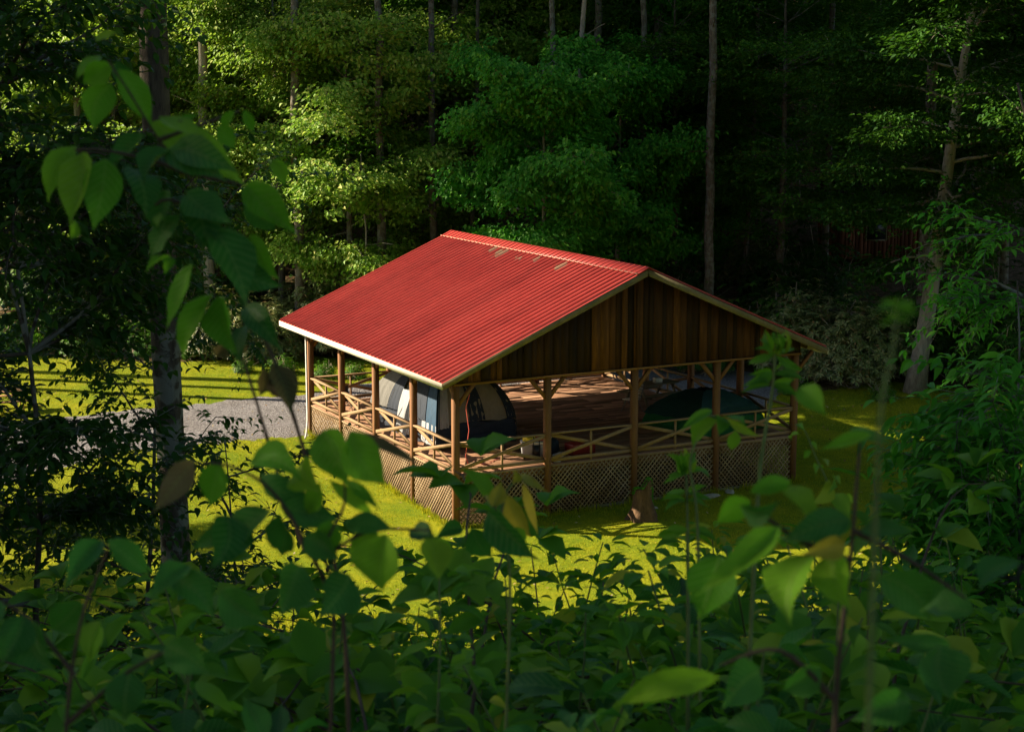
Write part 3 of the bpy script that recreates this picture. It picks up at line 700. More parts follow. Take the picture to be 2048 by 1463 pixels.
def picnic_table(name, label, loc, rz, s=1.0, m=None):
    m = m or M['table']; t = thing(name, label, 'picnic table', loc, rz, None, s)
    mb = MB()
    for k in range(5): mb.b6(-.95, .95, -.36+k*.147, -.36+k*.147+.138, .72, .755)
    mb.build('tabletop', m, t)
    for sy in (-1, 1):
        mb = MB()
        for k in range(2): mb.b6(-.95, .95, sy*.66-.14+k*.145, sy*.66-.14+k*.145+.135, .42, .455)
        mb.build('bench_seat', m, t)
    for sx in (-.7, .7):
        mb = MB(); mb.bar((sx, -.66, .0), (sx, -.26, .71), .045, .09); mb.bar((sx, .66, .0), (sx, .26, .71), .045, .09)
        mb.b6(sx+.023, sx+.065, -.78, .78, .34, .42); mb.b6(sx+.023, sx+.065, -.34, .34, .65, .72); mb.build('leg_frame', m, t)
    return t
picnic_table('picnic_table', 'dark picnic table in the far right corner of the deck', (10.7, 6.5, .005), rad(8), m=M['barge'])
V, F = rbox(.30, .22, .16, .03)
o = MB().add(V, F).build('snack_box', plain('pale_card', (.6,.58,.5), .6, .3, .3), None, True); o.location = (10.9, 6.45, .764); tag(o, 'small pale carton on the dark picnic table on the deck', 'box')
mb = MB(); mb.tube([(0, 0, 0), (0, 0, .16), (0, 0, .2), (0, 0, .27)], [.05, .05, .02, .02], 12); o = mb.build('bottle', M['black'], None, True); o.location = (10.2, 6.7, .764)
tag(o, 'tall dark bottle standing on the picnic table on the deck', 'bottle')
# slatted chair
ch = thing('folding_chair', 'folding chair with pale wooden slats beside the middle front post', 'chair', (9.35, 5.6, .005), rad(-72))
mb = MB()
for k in range(5): mb.bar((-.24, .17+k*.03, .52+k*.1), (.24, .17+k*.03, .52+k*.1), .02, .075)
mb.build('backrest', M['fascia'], ch)
mb = MB()
for k in range(5): mb.b6(-.24, .24, -.25+k*.085, -.25+k*.085+.07, .43, .45)
mb.build('seat', M['fascia'], ch)
for sx in (-.26, .26):
    MB().tube([(sx, -.28, .0), (sx, .02, .43), (sx, .16, .5), (sx, .33, 1.02)], .014, 6).build('leg', M['greyf'], ch)
    MB().tube([(sx*.93, .34, .0), (sx*.93, 0, .40), (sx*.93, -.24, .44)], .014, 6).build('leg', M['greyf'], ch)
# folded camp gear beside the far railing
gear = thing('camp_chair', 'dark folding camp chair near the left railing behind the tent', 'chair', (.75, 10.1, .005), .6)
mb = MB(); mb.add([(-.25,-.25,.42),(.25,-.25,.42),(.25,.25,.38),(-.25,.25,.38),(-.25,.28,.85),(.25,.28,.85)], [(0,1,2,3),(3,2,5,4)]); mb.build('seat', M['black'], gear)
for a, b in (((-.27,-.27,0),(.27,.27,.5)), ((.27,-.27,0),(-.27,.27,.5)), ((-.27,.27,0),(-.27,-.27,.5)), ((.27,.27,0),(.27,-.27,.5))): MB().tube([a, b], .012, 6).build('leg', M['greyf'], gear)

# ------------------------------------------------------------------ stump, stones, far tables, cabin, guard rail
st = thing('tree_stump', 'hollow mossy tree stump on the lawn in front of the lattice', 'stump', (5.25, -1.75, float(gz(5.25, -1.75))-.03))
R = random.Random(8); V = []; rows = 9; seg = 22
for i in range(rows):
    t = i/(rows-1)
    for k in range(seg):
        a = 2*PI*k/seg; fl = .26+.24*(1-t)**2.2*(1+.35*math.sin(a*5+1)); r = fl*(1+.08*math.sin(a*9+t*3)); tp = 1.02+.20*math.sin(a+2.2)+.07*math.sin(a*4)
        V.append((r*math.cos(a), r*math.sin(a), t*tp))
for i in range(4):
    for k in range(seg):
        a = 2*PI*k/seg; q = V[(rows-1)*seg+k]; s = .72-.12*i; V.append((q[0]*s, q[1]*s, q[2]-.04-.2*i))
F = [(i*seg+k, i*seg+(k+1) % seg, (i+1)*seg+(k+1) % seg, (i+1)*seg+k) for i in range(rows+3) for k in range(seg)]+[tuple((rows+3)*seg+k for k in range(seg))]
MB().add(V, F).build('trunk', barkmat('bark_stump', (.05,.028,.015), (.19,.11,.06), 0.0), st, True)
n = 900; a = rng.random(n)*2*PI; rr = .20+.09*rng.random(n); top = 1.02+.20*np.sin(a+2.2)+.07*np.sin(a*4); side_ = rng.random(n) < .35
zz = np.where(side_, top*(.45+.5*rng.random(n)), top+.01); rr = np.where(side_, .31, rr); a = np.where(side_, -.2+.5*rng.normal(size=n), a)
C = np.stack([rr*np.cos(a), rr*np.sin(a), zz], 1)
VV = (C[:, None, :]+rng.normal(0, .02, (n, 3, 3))+np.array([0, 0, .01])).reshape(-1, 3)
npmesh('moss', VV, np.arange(3*n).reshape(-1, 3), M['leaf_green'], st)
for k, (px, py, s, lb) in enumerate(((1418, 992, .42, 'flat pale stone in the grass beside the right part of the lattice'), (1458, 982, .30, 'smaller flat stone to the right of the pale stone by the lattice'), (1300, 1014, .22, 'small flat stone by the lattice behind the stump'))):
    r_ = ray(px, py); t = (-1.5-CAM[2])/r_[2]; p = CAM+r_*t
    tag(lump(s, s*.5, .05, plain('stone_%s' % 'abc'[k], (.36,.32,.27), .9, .1, .3, 8), 'flat_stone', (p[0], p[1], float(gz(p[0], p[1]))-.01), .3+k, 20+k), lb, 'stone')
p = W(1486, 78); picnic_table('picnic_table', 'reddish picnic table among the bushes just above the right roof slope', p, YAW*-1+.5, 1.15)
p = W(-14, 60.5); picnic_table('picnic_table', 'wooden picnic table at the left edge of the far lawn', p, -YAW+.4, 1.0)
# far guard rail
gr = thing('guard_rail', 'long grey metal guard rail along the road deep in the wood', 'guard rail', (0, 0, 0))
pts = [W(px, 94) for px in range(430, 1520, 60)]
mb = MB()
for a, b in zip(pts[:-1], pts[1:]):
    h = np.array([0, 0, .75]); mb.bar(a+h, b+h, .06, .30)
mb.build('rail', plain('galvanised', (.42,.43,.45), .5, .5, .2, 4, .6), gr)
for p in pts[::2]: MB().b6(p[0]-.08, p[0]+.08, p[1]-.08, p[1]+.08, p[2]-.2, p[2]+.7).build('post', M['bark'], gr)
# cabin of upright boards, right back
cb = thing('cabin', 'small reddish board cabin deep in the dark wood at right', 'cabin', W(1790, 88)+np.array([0, 0, -.3]), -YAW+.1)
mb = MB(); R = random.Random(2); x = -3.6
while x < 3.6:
    wd = R.uniform(.14, .24); mb.b6(x+.004, x+wd-.004, -2.0-R.choice((0, .02)), -1.97, .3, 3.2); x += wd
y = -2.0
while y < 2.0:
    mb.b6(-3.64-R.choice((0, .02)), -3.6, y+.004, y+.2, .3, 3.2); mb.b6(3.6, 3.64, y+.004, y+.2, .3, 3.2); y += .205
mb.b6(-3.6, 3.6, 1.97, 2.0, .3, 3.2); mb.build('wall', M['cabin'], cb)
MB().add([(-4,-2.6,3.05),(4,-2.6,3.05),(4,0,4.5),(-4,0,4.5),(4,2.6,3.05),(-4,2.6,3.05),(-4,-2.6,2.95),(4,-2.6,2.95),(4,0,4.4),(-4,0,4.4),(4,2.6,2.95),(-4,2.6,2.95)],
   [(0,1,2,3),(3,2,4,5),(6,9,8,7),(9,11,10,8),(0,6,7,1),(5,4,10,11),(0,3,9,6),(3,5,11,9),(1,7,8,2),(2,8,10,4)]).build('roof', plain('dark_shingle', (.05,.05,.05), .9), cb)
fr = MB().b6(-2.2, -1.2, -2.06, -2.025, 1.3, 2.4).build('window', M['black'], cb)
MB().b6(-2.28, -2.2, -2.07, -2.025, 1.22, 2.48).b6(-1.2, -1.12, -2.07, -2.025, 1.22, 2.48).b6(-2.2, -1.2, -2.07, -2.025, 2.4, 2.48).b6(-2.2, -1.2, -2.07, -2.025, 1.22, 1.3).build('frame', M['barge'], fr)
MB().b6(.6, 1.5, -2.05, -2.025, .35, 2.4).build('door', M['barge'], cb)

# ------------------------------------------------------------------ foliage builders
def frames(nrm, tip):
    nrm = nrm/np.linalg.norm(nrm, axis=1, keepdims=True); tip = tip-nrm*np.sum(tip*nrm, 1, keepdims=True)
    tip /= np.linalg.norm(tip, axis=1, keepdims=True)+1e-9; return np.cross(tip, nrm), tip, nrm
def small_leaves(name, C, nrm, tip, ln, wd, m, parent=None, fold=.25, droop=.2):
    """each leaf: 4 points, folded along its midrib and drooping to the tip"""
    s, t, n = frames(nrm, tip); N_ = len(C); ln = np.broadcast_to(np.asarray(ln), (N_,))[:, None]; wd = np.broadcast_to(np.asarray(wd), (N_,))[:, None]
    V = np.empty((N_, 4, 3)); V[:, 0] = C; V[:, 1] = C+t*ln*.42+s*wd*.5+n*wd*fold; V[:, 2] = C+t*ln-n*ln*droop; V[:, 3] = C+t*ln*.42-s*wd*.5+n*wd*fold
    b = np.arange(N_)[:, None]*4
    F = np.concatenate([b+np.array([[0, 1, 2]]), b+np.array([[0, 2, 3]])], 0)
    return npmesh(name, V.reshape(-1, 3), F, m, parent)
LP_T = np.array([0, .10, .25, .42, .60, .76, .89, 1.0]); LP_W = np.array([.04, .52, .90, 1.0, .84, .50, .17, .01])
def big_leaves(name, B, T, nrm, wd, m, parent=None, curl=.12, fold=.18, wave=.03, seed=0):
    """detailed leaves from base B to tip T with width wd; smooth, with veins through the UVs"""
    B = np.atleast_2d(B).astype(float); T = np.atleast_2d(T).astype(float); nrm = np.atleast_2d(nrm).astype(float); N_ = len(B)
    nrm = np.broadcast_to(nrm, B.shape); g = np.random.default_rng(seed)
    D = T-B; Ln = np.linalg.norm(D, axis=1, keepdims=True); s, t, n = frames(nrm, D); wd = np.broadcast_to(np.asarray(wd, float), (N_,))[:, None]
    us = np.array([-1, -.5, 0, .5, 1]); K = len(LP_T)
    V = np.empty((N_, K, 5, 3)); UV = np.empty((N_, K, 5, 2)); ph = g.random((N_, 1))*6; bend = g.normal(0, .08, (N_, 1)); curl = curl*g.uniform(.1, 2.2, (N_, 1)); fold = fold*g.uniform(.3, 2.4, (N_, 1)); wave = wave*g.uniform(.5, 2.2, (N_, 1))
    for i in range(K):
        tt = LP_T[i]; arch = 4*tt*(1-tt)*curl
        for j, u in enumerate(us):
            V[:, i, j] = B+t*Ln*tt+n*Ln*arch+s*(wd*.5*LP_W[i]*u+bend*Ln*math.sin(PI*tt))+n*(wd*fold*(abs(u)-.3)*LP_W[i]+wd*wave*np.sin(tt*14+ph+u*2)*abs(u))
            UV[:, i, j] = (u*LP_W[i], tt)
    b = np.arange(N_)[:, None]*(K*5); F = []
    for i in range(K-1):
        for j in range(4): F.append(b+np.array([[i*5+j, i*5+j+1, (i+1)*5+j+1, (i+1)*5+j]]))
    return npmesh(name, V.reshape(-1, 3), np.concatenate(F), m, parent, True, UV.reshape(-1, 2))

def curve(p0, d0, length, n, g, sag=0.0, wob=0.06):
    p = np.array(p0, float); d = np.array(d0, float); d /= np.linalg.norm(d); pts = [p.copy()]
    for i in range(n):
        d = d+g.normal(0, wob, 3)+np.array([0, 0, -sag/n]); d /= np.linalg.norm(d); p = p+d*length/n; pts.append(p.copy())
    return pts
def forest_tree(name, label, seed, Ht, r0, crown0, Rc, nl, leaf, mleaf, mbark, per=(26, 22), lean=(0, 0), flat=.10, droop=.25, cat='tree', up=.15, top=True, dens=1.0, bias=(0, 0)):
    """broad-leaved forest tree: trunk with limbs, foliage in layered horizontal sprays"""
    g = np.random.default_rng(seed); t = thing(name, label, cat)
    mb = MB(); n = 12; tr = []
    for i in range(n+1):
        q = i/n; tr.append(np.array([lean[0]*q+.12*math.sin(q*5+seed)*Ht*.05, lean[1]*q+.10*math.cos(q*4+seed*2)*Ht*.05-.1*Ht*.05*math.cos(seed*2), Ht*q-.3*(i == 0)]))
    mb.tube(tr, [r0*(1.45 if i == 0 else 1)*(1-.85*(i/n)**1.1)+.015 for i in range(n+1)], 10)
    C = []; Nn = []; Tp = []
    def trunk_at(h):
        q = min(max(h/Ht, 0), .999)*n; i = int(q); return tr[i]*(1-q+i)+tr[i+1]*(q-i)
    for k in range(nl):
        h = crown0+(Ht-crown0)*((k+.5)/nl)**.95*.98; q = (h-crown0)/(Ht-crown0); a = k*2.399+g.normal(0, .3)
        Ll = Rc*(0.35+.65*math.sin(PI*min(1, .18+.82*(1-q)))**.8)*(g.uniform(.7, 1.15)) if top else Rc*g.uniform(.6, 1.1)
        dv = np.array([math.cos(a), math.sin(a), up+.5*q+g.normal(0, .22)]); P = curve(trunk_at(h+g.normal(0, .35)), dv, Ll, 7, g, g.uniform(.1, .7), .09); tilt = g.normal(0, .18)
        rr = r0*.30*(1-q*.6); mb.tube(P, [max(.012, rr*(1-i/7.5)) for i in range(8)], 5, False)
        nt_ = max(4, int(per[0]*Ll/Rc))
        for j in range(nt_):
            tt = g.uniform(.22, 1.0)*7; i = min(6, int(tt)); p = P[i]*(1-tt+i)+P[i+1]*(tt-i)
            dm = P[i+1]-P[i]; dm /= np.linalg.norm(dm); sd_ = np.cross(dm, (0, 0, 1)); sd_ /= np.linalg.norm(sd_)
            side = (1-tt/7*.75)*Ll*.55*g.uniform(-1, 1); e = p+sd_*side+dm*abs(side)*.5+np.array([0, 0, g.normal(0, .16+flat)-abs(side)*g.uniform(-.05, .35)+side*tilt])
            if j % 3 == 0: mb.tube([p, (p+e)/2+np.array([0, 0, .05]), e], [.012, .009, .005], 3, False)
            m_ = int(per[1]*dens*g.uniform(.25, 1.5)); sg = .30*Rc/4*g.uniform(.5, 1.25)
            c = e+np.stack([g.normal(0, sg, m_), g.normal(0, sg, m_), g.normal(0, flat, m_)], 1)
            out_ = c-p; out_[:, 2] = -.25+g.normal(0, .25, m_); out_ += g.normal(0, .25, (m_, 3))
            C.append(c); Tp.append(out_); Nn.append(np.stack([g.normal(bias[0], .42, m_), g.normal(bias[1], .42, m_), np.ones(m_)], 1))
    C = np.concatenate(C); Tp = np.concatenate(Tp); Nn = np.concatenate(Nn)
    mb.build('trunk', mbark, t, True)
    small_leaves('crown', C, Nn, Tp, leaf[0]*g.uniform(.7, 1.25, len(C)), leaf[1]*g.uniform(.7, 1.25, len(C)), mleaf, t, .2, droop)
    return t
def bush(name, label, seed, Rb, Hb, nros, mleaf, leaf=(.14, .04), k=8, bare=6, cat='bush', spread=.9):
    """rhododendron-like bush: crooked stems carrying rosettes of long drooping leaves"""
    g = np.random.default_rng(seed); t = thing(name, label, cat); mb = MB(); C = []; Nn = []; Tp = []
    for i in range(nros):
        th = g.uniform(0, 2*PI); ph = math.acos(1-g.uniform(0, 1)**.85); rr = g.uniform(.55, 1.02)
        lump_ = 1+.16*math.sin(th*3+seed)+.12*math.sin(th*5+ph*4+seed)
        c = np.array([math.cos(th)*math.sin(ph)*Rb*rr*lump_, math.sin(th)*math.sin(ph)*Rb*rr*lump_, .12*Hb+math.cos(ph)*Hb*.88*rr*lump_])
        ax = c/np.array([Rb, Rb, Hb]); ax = ax/np.linalg.norm(ax)+np.array([0, 0, .45]); ax /= np.linalg.norm(ax)
        if i % 11 == 0:
            b0 = np.array([g.normal(0, Rb*.22), g.normal(0, Rb*.22), 0]); mid = b0*.5+c*.5+g.normal(0, .22, 3)
            mb.tube([b0, b0*.75+mid*.25+g.normal(0, .08, 3), mid, mid*.4+c*.6+g.normal(0, .1, 3), c], [.028, .024, .018, .013, .008], 5, False)
        s1 = np.cross(ax, (1, .2, 0)); s1 /= np.linalg.norm(s1); s2 = np.cross(ax, s1)
        for j in range(k):
            a = 2*PI*j/k+g.normal(0, .25); o_ = s1*math.cos(a)+s2*math.sin(a)
            C.append(c+o_*.012); Tp.append(o_+ax*g.uniform(-.35, .45)+np.array([0, 0, -.15])); Nn.append(ax+o_*.1+g.normal(0, .15, 3))
    for i in range(bare):
        th = g.uniform(0, 2*PI); p = (math.cos(th)*Rb*.5, math.sin(th)*Rb*.5, Hb*.35); mb.tube(curve(p, (math.cos(th), math.sin(th), .5), Rb*.9, 9, g, -.2, .30), [.018-.0016*q for q in range(10)], 4, False)
    mb.build('stem', M['stem_pale'], t, True)
    C, Nn, Tp = map(np.array, (C, Nn, Tp))
    small_leaves('foliage', C, Nn, Tp, leaf[0]*g.uniform(.7, 1.2, len(C)), leaf[1]*g.uniform(.8, 1.2, len(C)), mleaf, t, .15, .12)
    return t
USED = set()
def put(proto, label, loc, rz=0.0, s=1.0, group=None, tilt=None):
    """first use moves the prototype itself, later ones copy it with its parts"""
    o = proto
    if proto.name in USED: o = copy_tree(proto)
    USED.add(proto.name)
    o.location = loc; o.rotation_euler = (0, 0, rz) if tilt is None else (tilt[0], tilt[1], rz); o.scale = (s, s, s) if not hasattr(s, '__len__') else s
    o['label'] = label
    if group: o['group'] = group
    elif 'group' in o: del o['group']
    return o
def RZ(k): return (k*2.399) % (2*PI)

# prototypes
ML, MG, MF = M['leaf_maple'], M['leaf_green'], M['leaf_forest']
maple = [forest_tree('maple_tree', 'x', 11+i, Ht, .17, c0, Rc, nl, (.20, .15), ML, M['bark'], (42, 34), flat=.13, bias=(-.55, -.25)) for i, (Ht, c0, Rc, nl) in enumerate(((13.5, 2.2, 5.0, 37), (15, 3.2, 5.6, 38)))]
green = [forest_tree('maple_tree', 'x', 31, 13, .13, 1.0, 4.1, 44, (.21, .16), MG, M['bark_pale'], (44, 34), flat=.16, bias=(-.5, -.3), droop=.4)]
tall = [forest_tree('forest_tree', 'x', 41+i, Ht, .26, c0, Rc, 40, (.24, .18), MF, M['bark'], (30, 30), flat=.2) for i, (Ht, c0, Rc) in enumerate(((24, 9, 6), (22, 6.5, 5.5)))]
high = [forest_tree('forest_tree', 'x', 57, 29, .24, 22.5, 3.6, 22, (.26, .20), MF, M['bark'], (30, 26), flat=.3)]  # crown raised and kept narrow to shade the right lawn but spare the roof
beech = [forest_tree('beech_tree', 'x', 51, 16, .20, 4.5, 6.4, 33, (.20, .12), MF, M['bark'], (46, 38), flat=.10, droop=.2)]
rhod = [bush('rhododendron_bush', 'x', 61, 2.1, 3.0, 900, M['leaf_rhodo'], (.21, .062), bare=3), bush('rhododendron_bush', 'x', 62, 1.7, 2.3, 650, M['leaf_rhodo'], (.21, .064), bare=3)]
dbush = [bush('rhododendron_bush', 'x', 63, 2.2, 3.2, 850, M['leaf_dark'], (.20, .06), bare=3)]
lowb = [bush('leafy_shrub', 'x', 64, .9, 1.0, 420, M['leaf_forest'], (.10, .05), 6, 2, 'shrub')]

# lit trees behind the pavilion
put(maple[0], 'bright yellow green maple with layered sprays behind the roof, left of the ridge', W(700, 72), .4)
put(maple[1], 'sunlit maple behind and left of the bright layered maple', W(560, 75), -.5)
put(maple[0], 'sunlit maple behind the roof ridge, right of the bright layered maple', W(835, 79), -.3, .95)
put(maple[1], 'half shaded maple at the upper left behind the foreground trunk', W(420, 80), .7, 1.0)
put(maple[0], 'speckled sunlit maple far left behind the dark branches', W(230, 76), -.8, 1.0)
put(maple[1], 'speckled maple at the far left edge of the wood', W(60, 80), .2, 1.05)
put(green[0], 'rich green dense young tree with leaning pale trunk right behind the roof ridge', W(1085, 68.5), .2, .98)
put(green[0], 'rich green tree in half shade to the right of the dense young tree', W(1235, 76), .7, .95)
put(beech[0], 'dark beech with spreading low branches right of centre', W(1560, 77), 1.0)
put(maple[1], 'shaded maple filling the dark gap above the left end of the ridge', W(985, 84), .9, 1.05)
put(maple[0], 'shaded maple deep behind the rich green trees', W(1165, 87), .1, 1.1)
put(beech[0], 'shaded beech between the half shaded green tree and the tall grey trunk', W(1345, 80), .5, .95)
lt = forest_tree('leaning_tree', 'leaning grey-trunked tree at the edge of the right lawn with feathery branches above', 83, 19, .36, 5.2, 6.2, 38, (.21, .13), M['leaf_dark'], M['bark_pale'], (56, 40), lean=(RH[0]*2.4, RH[1]*2.4)); lt.location = W(1838, 66)
put(beech[0], 'dark beech at the upper right corner with a few sunlit sprays', W(2010, 74), 5.0, 1.1)

put(green[0], 'slender shaded tree between the two dark beeches', W(1400, 84), -.6, 1.1)

# trunks that can be told apart (each a bare trunk below a high crown out of the frame)
def trunk_tree(label, px, d, r, lean=(0, 0), Ht=28, bark='bark', base_d=0, crown_seed=0, name='forest_tree', bend=.0):
    g = np.random.default_rng(int(px*7+d)); p = W(px, d); t = thing(name, label, 'tree', p)
    mb = MB(); n = 16; lw = np.array([RH[0], RH[1]])
    pts = []
    for i in range(n+1):
        q = i/n; off = lw*(lean[0]*q+bend*math.sin(q*6))+FH*lean[1]*q; pts.append(np.array([off[0]+g.normal(0, .03), off[1]+g.normal(0, .03), Ht*q-.4*(i == 0)]))
    mb.tube(pts, [r*(1.5 if i == 0 else 1.12 if i == 1 else 1)*(1-.6*(i/n)) for i in range(n+1)], 14, jag=.05, rng=random.Random(int(px)))
    # short dead stubs and a few limbs towards the crown
    for k in range(7):
        i = g.integers(5, n); a = g.uniform(0, 6.28); mb.tube(curve(pts[i], (math.cos(a), math.sin(a), .3), g.uniform(.6, 2.6), 4, g, .1), [r*.16, r*.12, r*.08, .02, .01], 5, False)
    mb.build('trunk', M[bark], t, True)
    k = 900 if Ht > 12 else 60; q = g.uniform(.76, 1, k); i = (q*n).astype(int).clip(0, n-1); P0 = np.array(pts)[i]; a = g.uniform(0, 6.28, k); rr = g.uniform(.5, 4.2, k)*min(1, Ht/16)
    ce = P0+np.stack([np.cos(a)*rr, np.sin(a)*rr, g.normal(0, .8, k)+1], 1); C = (ce[:, None]+g.normal(0, .35, (k, 9, 3))*np.array([1, 1, .4])).reshape(-1, 3); m_ = len(C)
    small_leaves('crown', C, np.stack([g.normal(0, .4, m_), g.normal(0, .4, m_), np.ones(m_)], 1), g.normal(0, 1, (m_, 3)), .24, .17, MF, t)
    return t
trunk_tree('tall brown trunk rising left of the roof behind the bright maple', 597, 71.5, .24)
trunk_tree('slim straight trunk just right of the bright maple, left of the ridge', 866, 74, .19)
trunk_tree('dark trunk behind the left end of the roof ridge', 912, 80, .22)
trunk_tree('thin dark trunk with bare grey twigs beside it, above the left end of the ridge', 940, 78, .12, (.8, 0))
trunk_tree('straight trunk immediately left of the leaning lit trunk above the ridge', 1103, 72, .17)
trunk_tree('leaning pale trunk lit by the sun above the ridge', 1118, 71, .15, (1.9, 0), bark='bark_pale')
trunk_tree('dark trunk above the middle of the roof ridge', 1192, 80, .25)
trunk_tree('trunk with a sunlit left edge above the right half of the ridge', 1281, 77, .20)
trunk_tree('thick dark trunk right beside the trunk with the sunlit edge', 1312, 82, .36)
trunk_tree('tall straight grey trunk right of the gable peak', 1418, 73, .24, bark='bark', Ht=29)
trunk_tree('slender trunk with a small lit spot between the grey trunk and the cabin', 1490, 80, .13, (.9, 0))
trunk_tree('thin grey trunk in front of the left corner of the cabin', 1652, 80, .20)
trunk_tree('thick trunk just left of the leaning grey trunk, with a sunlit patch', 1852, 70, .30)
trunk_tree('leaning grey trunk standing at the edge of the right lawn', 1838, 66, .40) if 0 else None
trunk_tree('thin trunk with a lit upper part right of the cabin', 1932, 78, .15)
trunk_tree('slim grey trunk near the right edge of the picture', 2003, 79, .13, bark='bark_pale')
trunk_tree('thin trunk at the upper left beside the dark foreground trunk', 421, 77, .20)
trunk_tree('dark trunk behind the maple at the upper left', 485, 82, .26)
trunk_tree('narrow trunk between the two left maples', 528, 80, .16)
trunk_tree('dark trunk at the far left edge', 40, 78, .26)
trunk_tree('pale stump-like trunk on the litter left of the roof', 415, 73.5, .27, bark='bark_pale')
trunk_tree('brown trunk on the leaf litter at left behind the drooping branches', 165, 75, .2)
trunk_tree('thin pale sapling stem touching the roof edge left of the ridge', 742, 70.5, .06, (-.4, 0), Ht=9, bark='bark_pale')
trunk_tree('mossy trunk beside the thin pale sapling at the roof edge', 762, 72, .22)

# deep wood: rows of tall trees climbing the far slope, and unseen trees added around it for shade
gd = np.random.default_rng(77); k = 0
DG = 'tall trees deep in the dark wood'; ROW = ('first', 'second', 'third', 'fourth', 'fifth', 'sixth', 'seventh', 'last')
def column(px): return ('at the far left', 'at the left', 'left of the middle', 'in the middle', 'right of the middle', 'at the right', 'at the far right')[int(np.clip((px+100)/320, 0, 6))]
for ri, d in enumerate((86, 93, 101, 110, 121, 134, 150, 168)):
    hw = .36*d; nn = int(2*hw/(7.5 if d < 120 else 8.5))
    for i in range(nn):
        r = -hw+2*hw*(i+.5)/nn+gd.normal(0, 1.2); dd = d+gd.normal(0, 1.8); px = 1024+r/dd*FPX
        put((tall+beech)[gd.integers(0, 3)], 'tall dark tree in the %s row of the deep wood, %s' % (ROW[ri], column(px)), W(px, dd), gd.uniform(0, 6.28), gd.uniform(.85, 1.15), DG); k += 1
SG = 'unseen shade trees left of the view'
for i in range(26):      # unseen trees added on the sunny side to shade the deep wood
    r = -27-6.5*(i % 4)-gd.uniform(0, 3); d = 93+gd.uniform(0, 9)+11*(i//4); x = W(1024+r/d*FPX, d)
    if r > -.34*d: continue
    put(tall[i % 2], 'unseen shade tree added beyond the left edge of the view', x, gd.uniform(0, 6.28), gd.uniform(1.0, 1.3), SG)
SG2 = 'unseen shade trees on the slope beside the camera'  # unseen trees added to shade the foreground and block sky light
def shade_tree(r, d, s, z=None, pr=None):
    x = CAM[:2]+FH*d+RH*r; put(pr or tall[0], 'unseen shade tree added on the slope %s the viewpoint' % ('left of' if r < -6 else 'right of' if r > 6 else 'behind'), (x[0], x[1], float(gz(x[0], x[1]))), gd.uniform(0, 6.28), s, SG2)
for r, d, s in ((-9,-4,.75),(-13,-2,.7),(-12,8,.75),(-15,14,.8),(-14.5,20,.7),(-17,26,.72),(-21,11,.95),(-23,18,.95),(-26,25,.9),(-31,13,1.1),(-33,18,1.1),(16,6,.85),(17,15,.85),(-36,27,1.05),(-42,6,1.2),(-43,16,1.2)):
    shade_tree(r, d, s, pr=maple[0] if abs(r) < 18 and r < 0 else None)
for r, d, s in ((12,20,1.3),(14,30,1.3),(19,24,1.4),(20,36,1.4),(21,46,1.35),(26,14,1.4),(24,4,1.4),(-18,-12,1.3),(-26,-6,1.3)): shade_tree(r, d, s)
HG = 'unseen shade trees at the sunny left side of the lawn'  # unseen trees added to shade the right lawn and the wood behind it
for r, d, s in ((-24.5, 65.5, 1.0), (-27.5, 67.5, 1.05), (-31, 69.5, 1.1), (-36, 71, 1.15), (-29, 73.5, 1.02), (-27, 79, 1.30), (-32, 84, 1.42), (-25, 86, 1.36), (-37, 78, 1.5), (-36, 89, 1.5)):
    x = CAM[:2]+FH*d+RH*r; put(high[0], 'unseen bare-stemmed shade tree added beyond the left end of the lawn', (x[0], x[1], float(gz(x[0], x[1]))), gd.uniform(0, 6.28), s, HG)
for r, d, s in ((-4, -5, .85), (8, -7, .9)): shade_tree(r, d, s)
for r, d, s in ((22, 30, .9), (24, 40, 1.0), (26, 50, .9), (27, 59, .9), (30, 66, 1.0), (31, 75, 1.0)): shade_tree(r, d, s)

# ------------------------------------------------------------------ bushes at the edge of the lawn
RHL = [
 (452, 71, 1.0, 0, 'pale rhododendron at the back of the lawn, leftmost of those beside the roof'),
 (520, 70.5, 1.1, 1, 'pale rhododendron left of the tall brown trunk'),
 (575, 72, .95, 0, 'small pale rhododendron at the foot of the tall brown trunk'),
 (655, 72.5, 1.25, 0, 'big sunlit rhododendron with pale twisting stems above the roof slope'),
 (715, 73.5, 1.2, 1, 'sunlit rhododendron below the bright maple near the roof edge'),
 (800, 76, 1.1, 0, 'rhododendron in half shade just left of the ridge end'),
 (1180, 77, 1.1, 1, 'small sunlit rhododendron behind the ridge, right of the leaning pale trunk'),
 (1235, 76, 1.0, 0, 'rhododendron with scattered lit leaves above the middle of the ridge'),
 (1510, 83, 1.1, 1, 'rhododendron sprig lit beside the tall grey trunk'),
 (1600, 70.5, 1.25, 0, 'large rhododendron with a sunlit left side right of the roof'),
 (1670, 69, 1.35, 1, 'large shaded rhododendron behind the lower right eave'),
 (1700, 68, 1.2, 0, 'rhododendron in deep shade left of the leaning grey trunk'),
 (1770, 70, 1.3, 1, 'rhododendron with lit tips against the leaning grey trunk')]
for i, (px, d, s, kq, lb) in enumerate(RHL): put(rhod[kq], lb, W(px, d), RZ(i), s)
